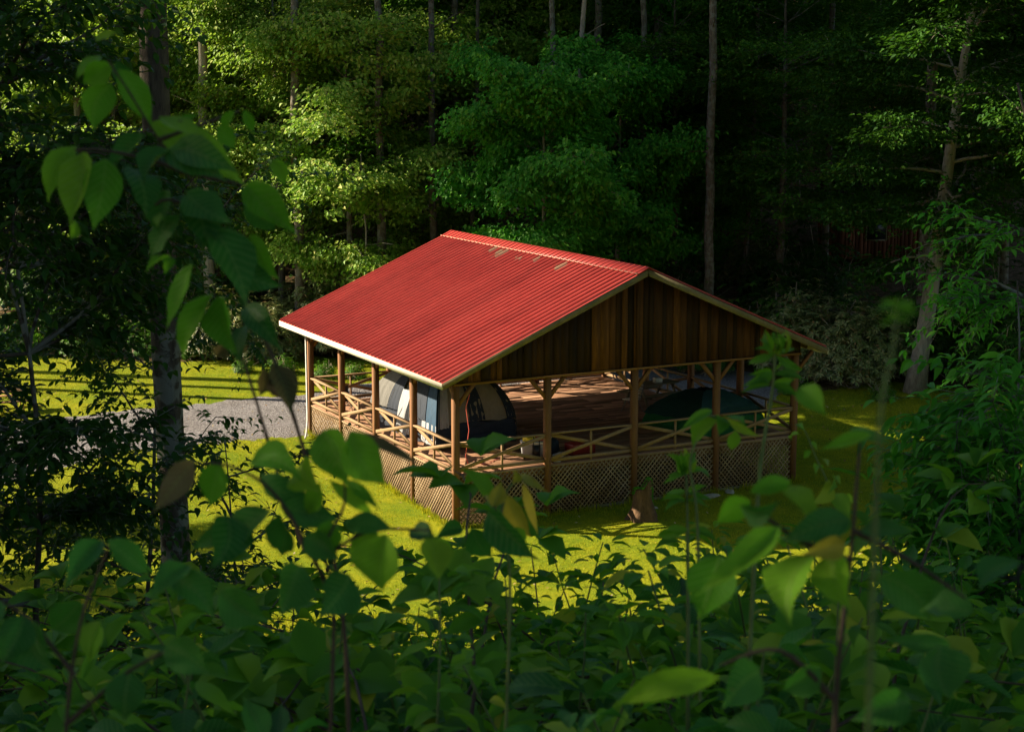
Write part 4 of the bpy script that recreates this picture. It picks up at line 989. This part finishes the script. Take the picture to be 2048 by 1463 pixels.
for i, (px, d, s, lb) in enumerate(((395, 74, 1.0, 'dark bush in the leaf litter behind the foreground trunk'), (1000, 80, 1.2, 'dark bush behind the roof ridge at its middle'), (1120, 79, 1.2, 'dark bush behind the ridge below the leaning trunk'),
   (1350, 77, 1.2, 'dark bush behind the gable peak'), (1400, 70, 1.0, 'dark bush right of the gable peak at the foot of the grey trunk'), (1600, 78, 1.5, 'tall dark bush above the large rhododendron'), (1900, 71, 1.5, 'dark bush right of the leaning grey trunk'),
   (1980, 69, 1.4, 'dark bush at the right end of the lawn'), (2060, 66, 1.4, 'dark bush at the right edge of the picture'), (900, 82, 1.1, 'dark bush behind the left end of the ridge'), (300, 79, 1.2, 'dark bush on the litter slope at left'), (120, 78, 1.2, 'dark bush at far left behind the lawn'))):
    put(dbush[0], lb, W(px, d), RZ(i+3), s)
for i, (px, d, s, lb) in enumerate(((478, 67.5, .6, 'low leafy shrub at the back edge of the sunlit lawn, left'), (560, 67.5, .75, 'low leafy shrub at the back edge of the lawn behind the roof corner'), (640, 66.5, .7, 'low leafy shrub seen between the left posts of the pavilion'),
   (705, 66.5, .65, 'low leafy shrub at the back edge of the lawn under the eave'), (20, 72, 1.8, 'leafy shrub on the litter at the far left edge'), (95, 74, 2.2, 'tall leafy shrub on the litter second from the left edge'), (160, 71, 1.4, 'round leafy shrub at the lawn edge left of the big trunk'),
   (225, 73, 1.9, 'leafy shrub on the litter just left of the big trunk'), (285, 71.5, 1.3, 'small leafy shrub half hidden by the big trunk'), (380, 71, 1.3, 'leafy shrub at the lawn edge right of the big trunk'), (345, 76, 2.4, 'tall leafy shrub higher on the litter slope behind the big trunk'), (70, 78, 2.6, 'large leafy shrub deep behind the left end of the lawn'), (430, 77, 2.2, 'large leafy shrub behind the pale stump-like trunk'), (190, 79, 2.5, 'large leafy shrub deep in the wood left of the big trunk'), (1780, 64.5, .7, 'low green shrub at the foot of the leaning grey trunk'), (1545, 72.5, 3.3, 'tall rounded green shrub above the right roof slope'), (1640, 70, 3.0, 'big rounded green shrub behind the right end of the gable'), (1735, 71, 3.2, 'big rounded green shrub left of the leaning grey trunk'), (1600, 65.5, .8, 'low twiggy shrub beside the sunlit litter right of the pavilion'))):
    put(lowb[0], lb, W(px, d), RZ(i), s)
for r, d, s, lb in ((-19.5, 47, .42, 'small unseen shade tree added beyond the left edge of the lawn'), (-20.5, 41.5, .5, 'broad unseen shade tree added beyond the left edge of the lawn')):  # unseen, added so that shade falls across the left lawn
    x = CAM[:2]+FH*d+RH*r; put(green[0], lb, (x[0], x[1], float(gz(x[0], x[1]))), 1.0, s)

# ------------------------------------------------------------------ the near slope: big trunk, hanging branches, saplings and undergrowth
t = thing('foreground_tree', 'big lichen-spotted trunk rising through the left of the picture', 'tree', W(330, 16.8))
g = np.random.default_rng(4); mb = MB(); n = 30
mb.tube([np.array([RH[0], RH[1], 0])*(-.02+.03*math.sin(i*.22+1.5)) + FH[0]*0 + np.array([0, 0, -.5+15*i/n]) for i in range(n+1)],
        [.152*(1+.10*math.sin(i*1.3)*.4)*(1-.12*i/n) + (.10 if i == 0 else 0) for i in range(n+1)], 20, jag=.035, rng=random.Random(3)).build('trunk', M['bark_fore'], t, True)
mb = MB(); C = []; 
for k in range(14):
    h = 11+k*.28; a = k*2.4; P = curve((0, 0, h), (math.cos(a), math.sin(a), .35), 3.6, 6, g, .2); mb.tube(P, [.06, .05, .04, .03, .02, .015, .01], 6, False)
    for j in range(16): C.append(P[g.integers(2, 7)]+g.normal(0, .55, 3)*np.array([1, 1, .4]))
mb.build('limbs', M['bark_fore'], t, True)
C = (np.array(C)[:, None]+g.normal(0, .22, (len(C), 22, 3))).reshape(-1, 3); m_ = len(C)
small_leaves('crown', C, np.stack([g.normal(0, .4, m_), g.normal(0, .4, m_), np.ones(m_)], 1), g.normal(0, 1, (m_, 3)), .15, .09, M['leaf_dark'], t)

def droop_tree(name, label, px, d, seed, Ht, boughs, per, leaf, mleaf, trunk_r=.06, leafy=1.0, bark='bark_fore', hang=.5, base=None, rcut=0):
    """understorey tree given by boughs [(h, toward_right, toward_far, rise, length)] with drooping pointed leaves set along fine twigs"""
    g = np.random.default_rng(seed); p = W(px, d) if base is None else base; t = thing(name, label, 'tree', p); mb = MB()
    rt = np.array([RH[0], RH[1], 0]); fw = np.array([FH[0], FH[1], 0]); top = Ht
    tr = curve((0, 0, -.3), (0.05, 0, 1), top+.3, 10, g, -.02, .05); mb.tube(tr, [trunk_r*(1-.8*i/10) for i in range(11)], 8)
    C = []; Nn = []; Tp = []
    for (h, rgt, far, rise, Ll) in boughs:
        i = min(9, int(h/(top+.3)*10)); dv = rt*rgt+fw*far+np.array([0, 0, rise]); P = curve(tr[i], dv, Ll, 9, g, .7*hang, .10)
        Ll = Ll*(1-rcut*max(rgt, 0)); P = curve(tr[i], dv, Ll, 9, g, .7*hang, .10); mb.tube(P, [trunk_r*.45*(1-.85*q/9)+.003 for q in range(10)], 5, False)
        for j in range(int(per*Ll)):
            q = g.uniform(.12, 1)*9; i = min(8, int(q)); s0 = P[i]*(1-q+i)+P[i+1]*(q-i); dm = P[i+1]-P[i]; dm /= np.linalg.norm(dm)
            sd_ = np.cross(dm, (0, 0, 1)); sd_ /= np.linalg.norm(sd_)+1e-6
            tw = curve(s0, sd_*g.choice((-1, 1))*g.uniform(.5, 1)+dm*.7+np.array([0, 0, g.uniform(-.5, .5)]), g.uniform(.3, .95), 6, g, .8, .14)
            mb.tube(tw, [.0045, .004, .0035, .003, .0028, .0022, .0015], 3, False)
            for q2 in range(1, 7):
                for sgn in ((-1, 1) if g.random() < leafy else (g.choice((-1, 1)),)):
                    d2 = tw[q2]-tw[q2-1]; s2 = np.cross(d2, (0, 0, 1)); s2 /= np.linalg.norm(s2)+1e-6
                    C.append(tw[q2]+g.normal(0, .01, 3)); Tp.append(d2/np.linalg.norm(d2)*.6+s2*sgn*.8+np.array([0, 0, -.55-g.uniform(0, .6)])); Nn.append(np.array([0, 0, 1.0])+g.normal(0, .45, 3)+s2*sgn*.4)
    C, Nn, Tp = map(np.array, (C, Nn, Tp)); Lf = leaf[0]*g.uniform(.65, 1.2, len(C))
    mb.build('trunk', M[bark], t, True)
    Tn = Tp/np.linalg.norm(Tp, axis=1, keepdims=True)
    mid_leaves('foliage', C, C+Tn*Lf[:, None], Nn, Lf*leaf[1]/leaf[0], mleaf, t)
    return t
MT = np.array([0, .22, .5, .78, 1.0]); MW = np.array([.05, .8, 1.0, .55, .02])
def mid_leaves(name, B, T, nrm, wd, m, parent=None, curl=.10, fold=.2):
    """pointed leaf of 5 stations, for leaves a few centimetres to a hand long"""
    N_ = len(B); D = T-B; Ln = np.linalg.norm(D, axis=1, keepdims=True); s, t, n = frames(nrm, D); wd = np.asarray(wd)[:, None]
    V = np.empty((N_, 5, 3, 3)); UV = np.empty((N_, 5, 3, 2))
    for i in range(5):
        for j, u in enumerate((-1, 0, 1)):
            V[:, i, j] = B+t*Ln*MT[i]+n*Ln*4*MT[i]*(1-MT[i])*curl+s*wd*.5*MW[i]*u+n*wd*fold*abs(u)*MW[i]; UV[:, i, j] = (u*MW[i], MT[i])
    b = np.arange(N_)[:, None]*15
    F = np.concatenate([b+np.array([[i*3+j, i*3+j+1, (i+1)*3+j+1, (i+1)*3+j]]) for i in range(4) for j in range(2)])
    return npmesh(name, V.reshape(-1, 3), F, m, parent, True, UV.reshape(-1, 2))
gb_ = np.random.default_rng(12)
def rb(n, h0, h1, rlo, rhi, flo, fhi, l0, l1, rise=.25): return [(gb_.uniform(h0, h1), gb_.uniform(rlo, rhi), gb_.uniform(flo, fhi), gb_.uniform(rise-.25, rise+.25), gb_.uniform(l0, l1)) for _ in range(n)]
droop_tree('understorey_tree', 'dark drooping beech sapling filling the left edge of the picture', 20, 13.5, 5, 7.0, rb(60, .6, 6.8, -1, 1, -.8, .8, 1.4, 2.9), 18, (.125, .058), M['leaf_dark'], .035, rcut=.55)
droop_tree('understorey_tree', 'dark beech sapling whose twigs surround the big foreground trunk', 235, 19, 6, 8.2, rb(44, .6, 7.8, -1, .9, -.2, .8, 1.2, 2.6), 12, (.12, .052), M['leaf_dark'], .035)
droop_tree('understorey_tree', 'thin branch-layered beech sapling right of the big trunk, against the sunlit lawn', 452, 14, 7, 3.4, rb(16, .4, 3.2, -.9, 1, -.5, .5, .6, 1.2, .3), 9, (.11, .046), M['leaf_dark'], .022)
droop_tree('understorey_tree', 'low dark beech sapling with pointed leaves in front of the sunlit grass', 560, 13, 8, 1.9, rb(13, .3, 1.7, -1, 1, -.5, .5, .7, 1.3, .25), 8, (.11, .045), M['leaf_dark'], .02)
droop_tree('understorey_tree', 'drooping long-leaved tree at the right edge of the picture', 2085, 11.5, 9, 4.1, [(h_, r_, f_, u_, max(.5, 1.5-.27*h_)*(.7+.3*l_)) for (h_, r_, f_, u_, l_) in rb(64, .3, 4.0, -1, .5, -.7, .7, .3, 1.0, .2)], 24, (.16, .050), M['leaf_green'], .025)
droop_tree('understorey_tree', 'dense dark tree behind the long-leaved tree at the right edge', 2075, 17, 21, 4.2, rb(50, .3, 4.0, -1, 1, -.7, .7, .8, 1.5, .2), 18, (.14, .055), M['leaf_dark'], .03)
droop_tree('understorey_tree', 'dark long-leaved tree with hanging leaves above the ferns at right', 1880, 13, 10, 1.9, rb(24, .3, 1.6, -1, 1, -.7, .7, .7, 1.3, .2), 16, (.15, .050), M['leaf_dark'], .03)
droop_tree('understorey_tree', 'bright feathery twigs reaching in at the upper right edge', 2240, 14, 14, 6.5, [(h, -1, .1, .25, .95+.15*math.sin(h*9)) for h in np.linspace(4.7, 5.6, 7)], 16, (.10, .036), M['leaf_green'], hang=.15)

# hand-placed big-leaved plants: stems and leaves are laid out as (photo column, photo row) at a distance from the camera
def P3(px, py, d): return at(px, py, d)
TOC = -np.array([FH[0], FH[1], -.15])
def plant(name, label, d, base_px, stems, leaves, mleaf, mstem, cat='plant', thick=.006, seed=0, extra=None, petiole=True):
    g = np.random.default_rng(seed); p0 = W(base_px, d); t = thing(name, label, cat, p0)
    mb = MB()
    for st_ in stems:
        pts = [P3(x, y, d+dz)-p0 for x, y, dz in st_]
        k = len(pts); fine = []
        for i in range(k-1):
            a, b = pts[i], pts[i+1]; pa = pts[max(i-1, 0)]; pb = pts[min(i+2, k-1)]
            for q in range(5):
                u = q/5; fine.append(.5*((2*a)+(-pa+b)*u+(2*pa-5*a+4*b-pb)*u*u+(-pa+3*a-3*b+pb)*u**3))
        fine.append(pts[-1]); m_ = len(fine); mb.tube(fine, [thick*(1-.6*i/m_)*(1+.12*math.sin(i*1.9)) for i in range(m_)], 7, False)
    groups = {}
    for lf in leaves:
        bx, by, tx, ty, wpx = lf[:5]; dz = lf[5] if len(lf) > 5 else 0; mt = lf[6] if len(lf) > 6 else None
        roll = lf[7] if len(lf) > 7 else g.uniform(-.7, .7)
        dd = d+dz; B = P3(bx, by, dd)-p0; T = P3(tx, ty, dd-g.uniform(-.06, .08)*d/3)-p0
        wd = .92*wpx*dd/FPX; ax = (T-B)/np.linalg.norm(T-B); nn = TOC+np.array([0, 0, .45]); nn = nn-ax*(nn@ax); nn /= np.linalg.norm(nn)
        sd_ = np.cross(ax, nn); nn = nn*math.cos(roll)+sd_*math.sin(roll)
        wd = wd/max(.6, math.cos(roll)); groups.setdefault(mt or mleaf, []).append((B, T, nn, wd))
    mb.build('stem', M[mstem], t, True)
    for mt, L_ in groups.items():
        B, T, nn, wd = map(np.array, zip(*L_)); big_leaves('foliage', B, T, nn, wd, M[mt], t, curl=.09, seed=seed)
    return t
Dk, Br = 'leaf_deep', 'leaf_brown'
plant('sapling', 'tall big-leaved sapling with long drooping leaves crossing the upper left', 2.9, 700,
  [[(700, 1660, 0), (692, 1300, 0), (660, 1080, 0), (608, 900, 0), (556, 740, 0), (505, 625, 0), (470, 540, .02), (425, 440, .03), (372, 345, .03), (318, 280, 0), (262, 190, -.02), (215, 120, -.03)],
   [(610, 1100, 0), (560, 960, .02), (512, 800, .03), (478, 690, .04)], [(372, 345, .03), (300, 320, .0), (205, 300, -.05), (150, 300, -.05)], [(372, 345, .03), (440, 360, .05), (492, 372, .05)],
   [(318, 280, 0), (400, 250, .03), (480, 222, .04)], [(425, 440, .03), (345, 400, 0), (310, 410, 0)]],
  [(225,128,166,168,48,0),(205,112,152,160,40,.03),(222,168,188,262,62,0),(238,138,303,252,62,-.02),(232,122,270,190,40,.05,Dk),(190,80,235,66,26,.05),
   (152,292,96,405,58,0),(165,305,140,455,80,-.03),(212,318,186,462,82,-.05),(292,270,214,345,56,.05,Dk),(262,335,290,437,66,0,Dk),(150,440,140,478,22,-.05,'leaf_under'),
   (345,300,288,372,62,-.05,Dk),(330,300,452,362,78,-.06,Dk),(318,235,432,300,52,0),(300,245,492,372,96,.05),(350,290,478,345,70,-.05,Dk),(372,385,462,446,92,-.03,Dk),
   (392,385,425,515,86,0,Dk),(360,430,300,525,60,.04,Dk),(330,380,322,470,70,.05,Dk),(320,430,316,455,20,-.05),
   (492,368,593,468,78,0),(500,385,553,462,54,.05,Dk),(545,318,570,376,34,0),(470,222,452,268,28,0),(488,220,506,266,24,0),(395,232,352,262,24,0),(440,250,470,300,40,.06),
   (452,508,566,572,66,0,Dk),(425,455,492,612,92,-.02,Dk),(500,470,560,560,60,.04),(385,528,334,658,54,-.05),(425,588,368,718,64,-.05),(440,592,472,708,68,-.04),(492,612,566,706,58,0,Dk),(488,650,484,728,50,0,Dk),
   (450,690,432,712,30,.04,Br),(470,690,478,716,24,.04,Br),(548,728,582,832,56,0,Br),(528,735,518,792,30,0,Br),(560,735,606,812,36,.03,Br),
   (340,512,292,545,24,-.04),(346,515,330,550,24,-.04),(330,440,303,452,20,0)],
  'leaf_big', 'stem_brown', 'sapling', .0045, 3)
plant('sapling', 'big-leaved sapling with dark red stem whose leaves hang over the lawn beside the lattice', 2.5, 640,
  [[(640, 1900, 0), (668, 1250, 0), (650, 1100, 0), (690, 1000, 0), (672, 880, 0)], [(660, 1180, 0), (560, 1000, 0), (470, 935, 0), (390, 925, 0)], [(655, 1110, 0), (740, 1060, 0), (860, 1060, 0)]],
  [(645,862,700,975,84,0),(700,862,772,968,92,-.04),(700,866,846,934,34,.03,Br),(636,868,640,912,44,.05,Dk),(388,922,306,1026,52,0,Br),(442,925,420,1014,74,0),(500,928,606,962,74,.04),(600,930,640,985,70,.03),
   (520,950,640,1010,60,.05,Dk),(560,1010,680,1040,66,0,Dk),(640,965,610,1030,46,0),(660,960,748,1030,30,0),(690,960,760,1020,26,.02),(455,1030,420,1140,90,.05,Dk),(540,1020,470,1110,80,.03,Dk),(560,1030,560,1110,74,.02,Dk),
   (690,1050,790,1060,50,0,Dk),(740,1040,700,1130,60,.02),(770,1068,765,1180,112,-.05),(860,1072,878,1160,70,0),(820,1060,870,1075,50,.03,Dk),(660,1040,640,1110,60,0),(610,1070,680,1120,60,0,Dk),
   (500,1060,380,1100,50,.05,Dk),(600,1130,560,1230,80,-.05,Dk),(700,1150,640,1230,90,-.03,Dk)],
  'leaf_big', 'stem_brown', 'sapling', .0036, 5)
plant('sapling', 'small sprig of yellowing leaves in front of the lattice corner', 3.4, 1010,
  [[(1010, 1500, 0), (1020, 1160, 0), (1000, 1040, 0), (985, 1008, 0)], [(1000, 1040, 0), (1012, 985, 0), (1030, 962, 0)], [(985, 1008, 0), (1010, 985, 0)]],
  [(984,1008,918,935,36,0,'leaf_under'),(985,1012,1002,962,38,-.03,'leaf_yellow',.1),(975,1000,985,1015,14,-.03,'leaf_yellow'),(1030,964,1028,936,22,0,'leaf_yellow'),(1042,948,1096,984,22,0,'leaf_yellow'),(1045,966,1076,1068,24,.03,'leaf_yellow'),
   (1014,988,1062,1074,42,0,'leaf_yellow'),(975,1020,1080,1120,60,-.05,Dk),(945,1055,985,1115,56,0,Dk),(925,1055,870,1078,34,.04,Dk),(1000,1060,1040,1120,50,.03,'leaf_big'),(870,1072,880,1150,56,0,'leaf_big')],
  'leaf_under', 'stem_green', 'sapling', .004, 6)
plant('sapling', 'slim stem carrying an arch of light green leaves in front of the railing at right', 3.6, 1400,
  [[(1400, 1400, 0), (1395, 1050, 0), (1380, 930, 0), (1400, 870, 0), (1435, 836, 0)], [(1435, 836, 0), (1400, 825, 0)]],
  [(1424,820,1360,862,24,0),(1434,838,1386,896,42,-.02),(1440,832,1436,872,34,.02),(1445,836,1492,852,28,0),(1455,838,1520,872,18,.03),(1470,860,1462,900,30,.05)], 'leaf_under', 'stem_green', 'sapling', .004, 7)
def spike(label, d, bpx, stem, nodes, m='leaf_under', seed=1, thick=.006, tuft=1.0):
    g = np.random.default_rng(seed); lv = []
    tx, ty = stem[-1][0], stem[-1][1]
    for k in range(14):
        a = -PI/2+g.uniform(-1.0, 1.0); ln = g.uniform(26, 52)*tuft; lv.append((tx+g.uniform(-7, 7)*tuft, ty+g.uniform(5, 26)*tuft, tx+math.cos(a)*ln, ty+math.sin(a)*ln+10, 12*tuft, g.uniform(-.03, .03)))
    for (x, y, ln) in nodes:
        for s_ in (-1, 1):
            lv.append((x+s_*2, y, x+s_*ln, y+g.uniform(.15, .5)*ln, ln*.34, g.uniform(-.02, .02))); lv.append((x+s_*2, y-3, x+s_*ln*.8, y-g.uniform(-.1, .3)*ln, ln*.3, .05*s_))
    return plant('herb', label, d, bpx, [stem], lv, m, 'stem_green', 'plant', thick, seed)
spike('tall herb with whorled leaves and a bushy tip in front of the lattice at right', 4.2, 1376, [(1376, 1460, 0), (1376, 1200, 0), (1374, 1000, 0), (1370, 925, 0)], [(1372, 948, 46), (1373, 985, 52), (1374, 1003, 46), (1376, 1060, 62)], seed=11)
spike('tallest herb with a bushy tip rising past the right end of the gable', 3.6, 1512, [(1490, 1500, 0), (1515, 1000, 0), (1528, 880, 0), (1545, 780, 0), (1552, 690, 0)], [(1550, 712, 56), (1546, 748, 62), (1542, 770, 60)], seed=12)
spike('blurred yellow green herb stem rising very close to the camera at right', 1.25, 1735, [(1735, 1500, 0), (1752, 1000, 0), (1764, 800, 0), (1788, 690, 0), (1793, 610, 0)], [(1792, 612, 50), (1790, 640, 34)], m='leaf_under', seed=13, thick=.0024, tuft=.3)
plant('vine', 'thin vine with small round leaves arching beside the right end of the lattice', 4.0, 1660, [[(1660, 1500, 0), (1680, 1100, 0), (1660, 980, 0), (1632, 915, 0), (1610, 862, 0), (1592, 850, 0)]],
  [(1592+q*12+(-6 if q % 2 else 6), 850+q*17, 1590+q*12+(-18 if q % 2 else 20), 862+q*18, 15) for q in range(9)]+[(1665,985,1700,1040,40),(1660,960,1620,1010,34),(1680,1020,1650,1080,44)], 'leaf_under', 'stem_green', 'vine', .003, 15)
plant('sapling', 'dark-stemmed big-leaved sapling in the lower right corner', 2.2, 1690,
  [[(1660, 2000, 0), (1672, 1400, 0), (1698, 1150, 0), (1712, 980, 0), (1720, 880, 0)], [(1706, 1060, 0), (1820, 1120, 0), (1930, 1195, 0)], [(1700, 1120, 0), (1600, 1080, 0), (1500, 1010, 0)], [(1672, 1400, 0), (1560, 1300, 0), (1440, 1330, 0)]],
  [(1742,868,1640,900,36,0),(1600,775,1652,832,56,.1,'leaf_under'),(1700,860,1790,890,26,.05,Dk),(1560,1052,1392,1190,64,-.05),(1500,1000,1432,1048,50,.05),(1500,985,1585,965,44,.03),(1560,975,1640,1060,66,.05),(1480,1010,1560,1000,40,.02,Dk),
   (1700,1040,1560,1085,70,0,Dk),(1720,1060,1830,1065,50,0,Dk),(1690,1090,1600,1110,50,-.02,'leaf_yellow'),(1620,1110,1580,1250,90,0),(1660,1110,1700,1220,80,.02),(1440,1110,1400,1240,110,.05),(1950,1225,1842,1222,78,0,Dk),(1880,1290,1900,1400,128,-.05,Dk),
   (1900,1290,1760,1275,46,0,Dk),(1440,1352,1225,1412,62,-.1),(1520,1340,1440,1420,90,0,Dk),(1640,1330,1560,1380,60,0,Dk),(1820,1400,1700,1440,80,0,Dk),(1760,1150,1860,1240,90,.1,Dk),(2040,1120,1960,1180,60,0,Dk)],
  'leaf_big', 'stem_brown', 'sapling', .0045, 9)
plant('sapling', 'dark big-leaved sapling in the lower left corner', 2.3, 120,
  [[(120, 2000, 0), (130, 1500, 0), (160, 1250, 0), (220, 1090, 0)], [(150, 1350, 0), (60, 1240, 0), (0, 1200, 0)], [(130, 1450, 0), (260, 1340, 0), (360, 1290, 0)]],
  [(205,1080,130,1180,60,0,Dk),(215,1080,300,1150,60,0,Dk),(50,1230,0,1330,80,0,Dk),(60,1240,110,1340,90,0,Dk),(0,1200,-60,1300,70,0,Dk),(200,1240,180,1330,70,0,'leaf_big'),(340,1150,430,1240,70,.05,Dk),(330,1290,420,1350,80,0,Dk),(260,1340,250,1440,90,0,Dk),(380,1130,300,1200,60,.05,Dk),(160,1200,100,1260,70,.1,Dk),(440,1180,540,1240,80,.05,Dk)],
  'leaf_deep', 'stem_brown', 'sapling', .004, 19)

# undergrowth prototypes and their copies over the slope
def herb(name, seed, Ht, nodes, ln, wd, m, whorl=2, lean=.15, droop=.35, top=5, nstem=3):
    g = np.random.default_rng(seed); t = thing(name, 'x', 'plant'); mb = MB(); B = []; T = []; Nn = []; Wd = []
    for s_ in range(nstem):
        a0 = s_*2.4+g.uniform(0, 1); P = curve((g.normal(0, .05), g.normal(0, .05), -.1), (math.cos(a0)*lean*2, math.sin(a0)*lean*2, 1), Ht*g.uniform(.75, 1.05), 10, g, .12, .07); mb.tube(P, [.008-.0006*i for i in range(11)], 5, False)
        for k in range(nodes):
            q = (.22+.78*(k+1)/nodes)*10; i = min(9, int(q)); p = P[i]*(1-min(1, q-i))+P[i+1]*min(1, q-i)
            wn = top if k == nodes-1 else whorl
            for j in range(wn):
                a = k*1.57+2*PI*j/wn+g.normal(0, .3); o_ = np.array([math.cos(a), math.sin(a), 0]); l_ = ln*g.uniform(.65, 1.15)*(1 if k < nodes-2 else .75)
                b = p+o_*.03; B.append(b); T.append(b+o_*l_*math.cos(droop)+np.array([0, 0, -l_*math.sin(droop)*g.uniform(-.5, 1.6)])); Nn.append(np.array([0, 0, 1.0])+g.normal(0, .35, 3)); Wd.append(l_*wd)
    mb.build('stem', M['stem_green'], t, True)
    big_leaves('foliage', np.array(B), np.array(T), np.array(Nn), np.array(Wd), m, t, seed=seed)
    return t
def bramble(name, seed, m, Ht=1.1):
    g = np.random.default_rng(seed); t = thing(name, 'x', 'plant'); mb = MB(); B = []; T = []; Nn = []; Wd = []
    for s_ in range(6):
        a0 = s_*1.05+g.uniform(0, .5); P = curve((0, 0, -.05), (math.cos(a0)*.8, math.sin(a0)*.8, 1), Ht*g.uniform(1, 1.6), 12, g, 1.5, .06); mb.tube(P, [.005-.0003*i for i in range(13)], 4, False)
        for i in range(3, 13):
            a = i*2.2; sd_ = np.array([math.cos(a), math.sin(a), .2])
            c = P[i]+sd_*.07
            for da in (-.9, 0, .9):
                o_ = np.array([math.cos(a+da), math.sin(a+da), -.15]); B.append(c); T.append(c+o_*.085*g.uniform(.8, 1.2)); Nn.append(np.array([0, 0, 1.0])+g.normal(0, .3, 3)); Wd.append(.058)
    mb.build('stem', M['stem_brown'], t, True); B, T, Nn, Wd = map(np.array, (B, T, Nn, Wd)); mid_leaves('foliage', B, T, Nn, Wd, m, t); return t
def fernp(name, seed, m):
    g = np.random.default_rng(seed); t = thing(name, 'x', 'fern'); mb = MB(); C = []; Tp = []; Nn = []; Ls = []
    for s_ in range(11):
        a0 = s_*.571+g.uniform(0, .3); P = curve((0, 0, 0), (math.cos(a0), math.sin(a0), 1.1), .85*g.uniform(.8, 1.15), 22, g, 1.5, .02); mb.tube(P, [.003]*23, 3, False)
        for i in range(3, 23):
            d2 = P[i]-P[i-1]; s2 = np.cross(d2, (0, 0, 1)); s2 /= np.linalg.norm(s2); L1 = .16*math.sin(PI*min(1, (i/23)**.8)*.96)+.02
            for sg in (-1, 1):
                for q in np.linspace(.15, 1, 5):
                    c = P[i]+s2*sg*L1*q; C.append(c); Tp.append(s2*sg*.7+d2/np.linalg.norm(d2)); Nn.append(np.array([0, 0, 1.0])+g.normal(0, .2, 3)); Ls.append(.034)
    mb.build('frond_stem', M['stem_green'], t, True); C, Tp, Nn = map(np.array, (C, Tp, Nn)); small_leaves('fronds', C, Nn, Tp, np.array(Ls), .020, m, t); return t
PR = {'broad': herb('broadleaf_herb', 71, 1.2, 12, .115, .44, M['leaf_under']), 'dark': herb('broadleaf_herb', 72, 1.3, 12, .125, .46, M['leaf_deep'], nstem=3), 'nettle': herb('leafy_herb', 73, 1.2, 15, .095, .36, M['leaf_under'], 4, nstem=4),
      'bramble': bramble('bramble', 74, M['leaf_under']), 'fern': fernp('fern', 75, M['fern']), 'light': herb('yellow_fleck_herb', 77, 1.1, 7, .12, .45, M['leaf_yellow'], nstem=2), 'sap': herb('young_sapling', 76, 1.4, 9, .17, .44, M['leaf_big'], 2, .2, .6, 4, 2)}
WORDS = {'broad': 'broad-leaved green herb', 'dark': 'dark broad-leaved herb', 'nettle': 'narrow-leaved leafy herb', 'bramble': 'bramble with three-part leaves', 'fern': 'feathery fern', 'sap': 'young large-leaved sapling', 'light': 'yellow herb with sun flecks in its colour'}
def topline(px):
    return np.interp(px, [-100, 0, 250, 420, 560, 700, 900, 1150, 1330, 1450, 1560, 1680, 1800, 2048, 2150], [1180, 1190, 1220, 1210, 1220, 1200, 1160, 1140, 1110, 1070, 1000, 960, 930, 930, 920])
gu = np.random.default_rng(99); cnt = 0
LAND = ('at the far left edge', 'left of the big trunk', 'below the big trunk', 'right of the big trunk', 'below the gravel drive', 'below the left lattice', 'below the corner post', 'left of the stump', 'below the stump', 'right of the stump', 'below the right lattice end', 'below the leaning tree', 'at the far right edge')
for band, (d0, d1, nn) in enumerate(((2.6, 4.2, 34), (4.2, 7, 72), (7, 12, 96), (12, 20, 76), (20, 29, 60))):
    for i in range(nn):
        px = -120+2290*(i+gu.uniform(.1, .9))/nn; d = gu.uniform(d0, d1); ty = topline(px)+gu.exponential(125 if band else 150)-30+(60 if band == 0 else 0)+(40 if d > 20 else 0)
        if 620 < px < 1350 and d > 12: ty = max(ty, 1235)
        p = W(px, d); top = CAM[2]-d*(ty-163)/FPX; h = top-p[2]
        if h < .35: h = gu.uniform(.35, .6)
        h = min(h, 2.2)
        if px > 1730: kind = gu.choice(['fern', 'fern', 'fern', 'dark', 'nettle'])
        elif px < 500: kind = gu.choice(['dark', 'dark', 'sap', 'nettle', 'bramble'])
        else: kind = gu.choice(['broad', 'nettle', 'sap', 'nettle', 'bramble', 'broad', 'dark', 'bramble'])
        H0 = {'broad': 1.15, 'dark': 1.25, 'nettle': 1.1, 'bramble': .75, 'fern': .6, 'sap': 1.3, 'light': 1.1}[kind]
        s = h/H0
        if kind == 'fern' and s > 1.7:
            s = gu.uniform(1.0, 1.6)
            p = p+np.array([0, 0, 0])
        s = min(max(s, .45), 1.9)
        zone = LAND[int(np.searchsorted([150, 285, 370, 520, 720, 900, 1120, 1290, 1450, 1600, 1760, 1920], px))]; sz = 'tall ' if h > 1.5 else 'small ' if h < .8 else ''
        if band < 2 and kind in ('broad', 'sap', 'nettle') and gu.random() < .45: kind = 'dark'  # darker leaves on the nearest plants put shade into their colour
        if kind in ('broad', 'sap') and gu.random() < .16: kind = 'light'  # yellow leaf colour stands in for sun flecks, beside some truly yellow plants
        dist = ('closest to the camera', 'near the camera', 'halfway down the slope', 'low on the slope', 'at the foot of the slope')[band]
        put(PR[kind], f'{sz}{WORDS[kind]} {dist}, {zone}', p, gu.uniform(0, 6.28), s, f'{WORDS[kind]} group {dist}', (gu.normal(0, .10), gu.normal(0, .10))); cnt += 1
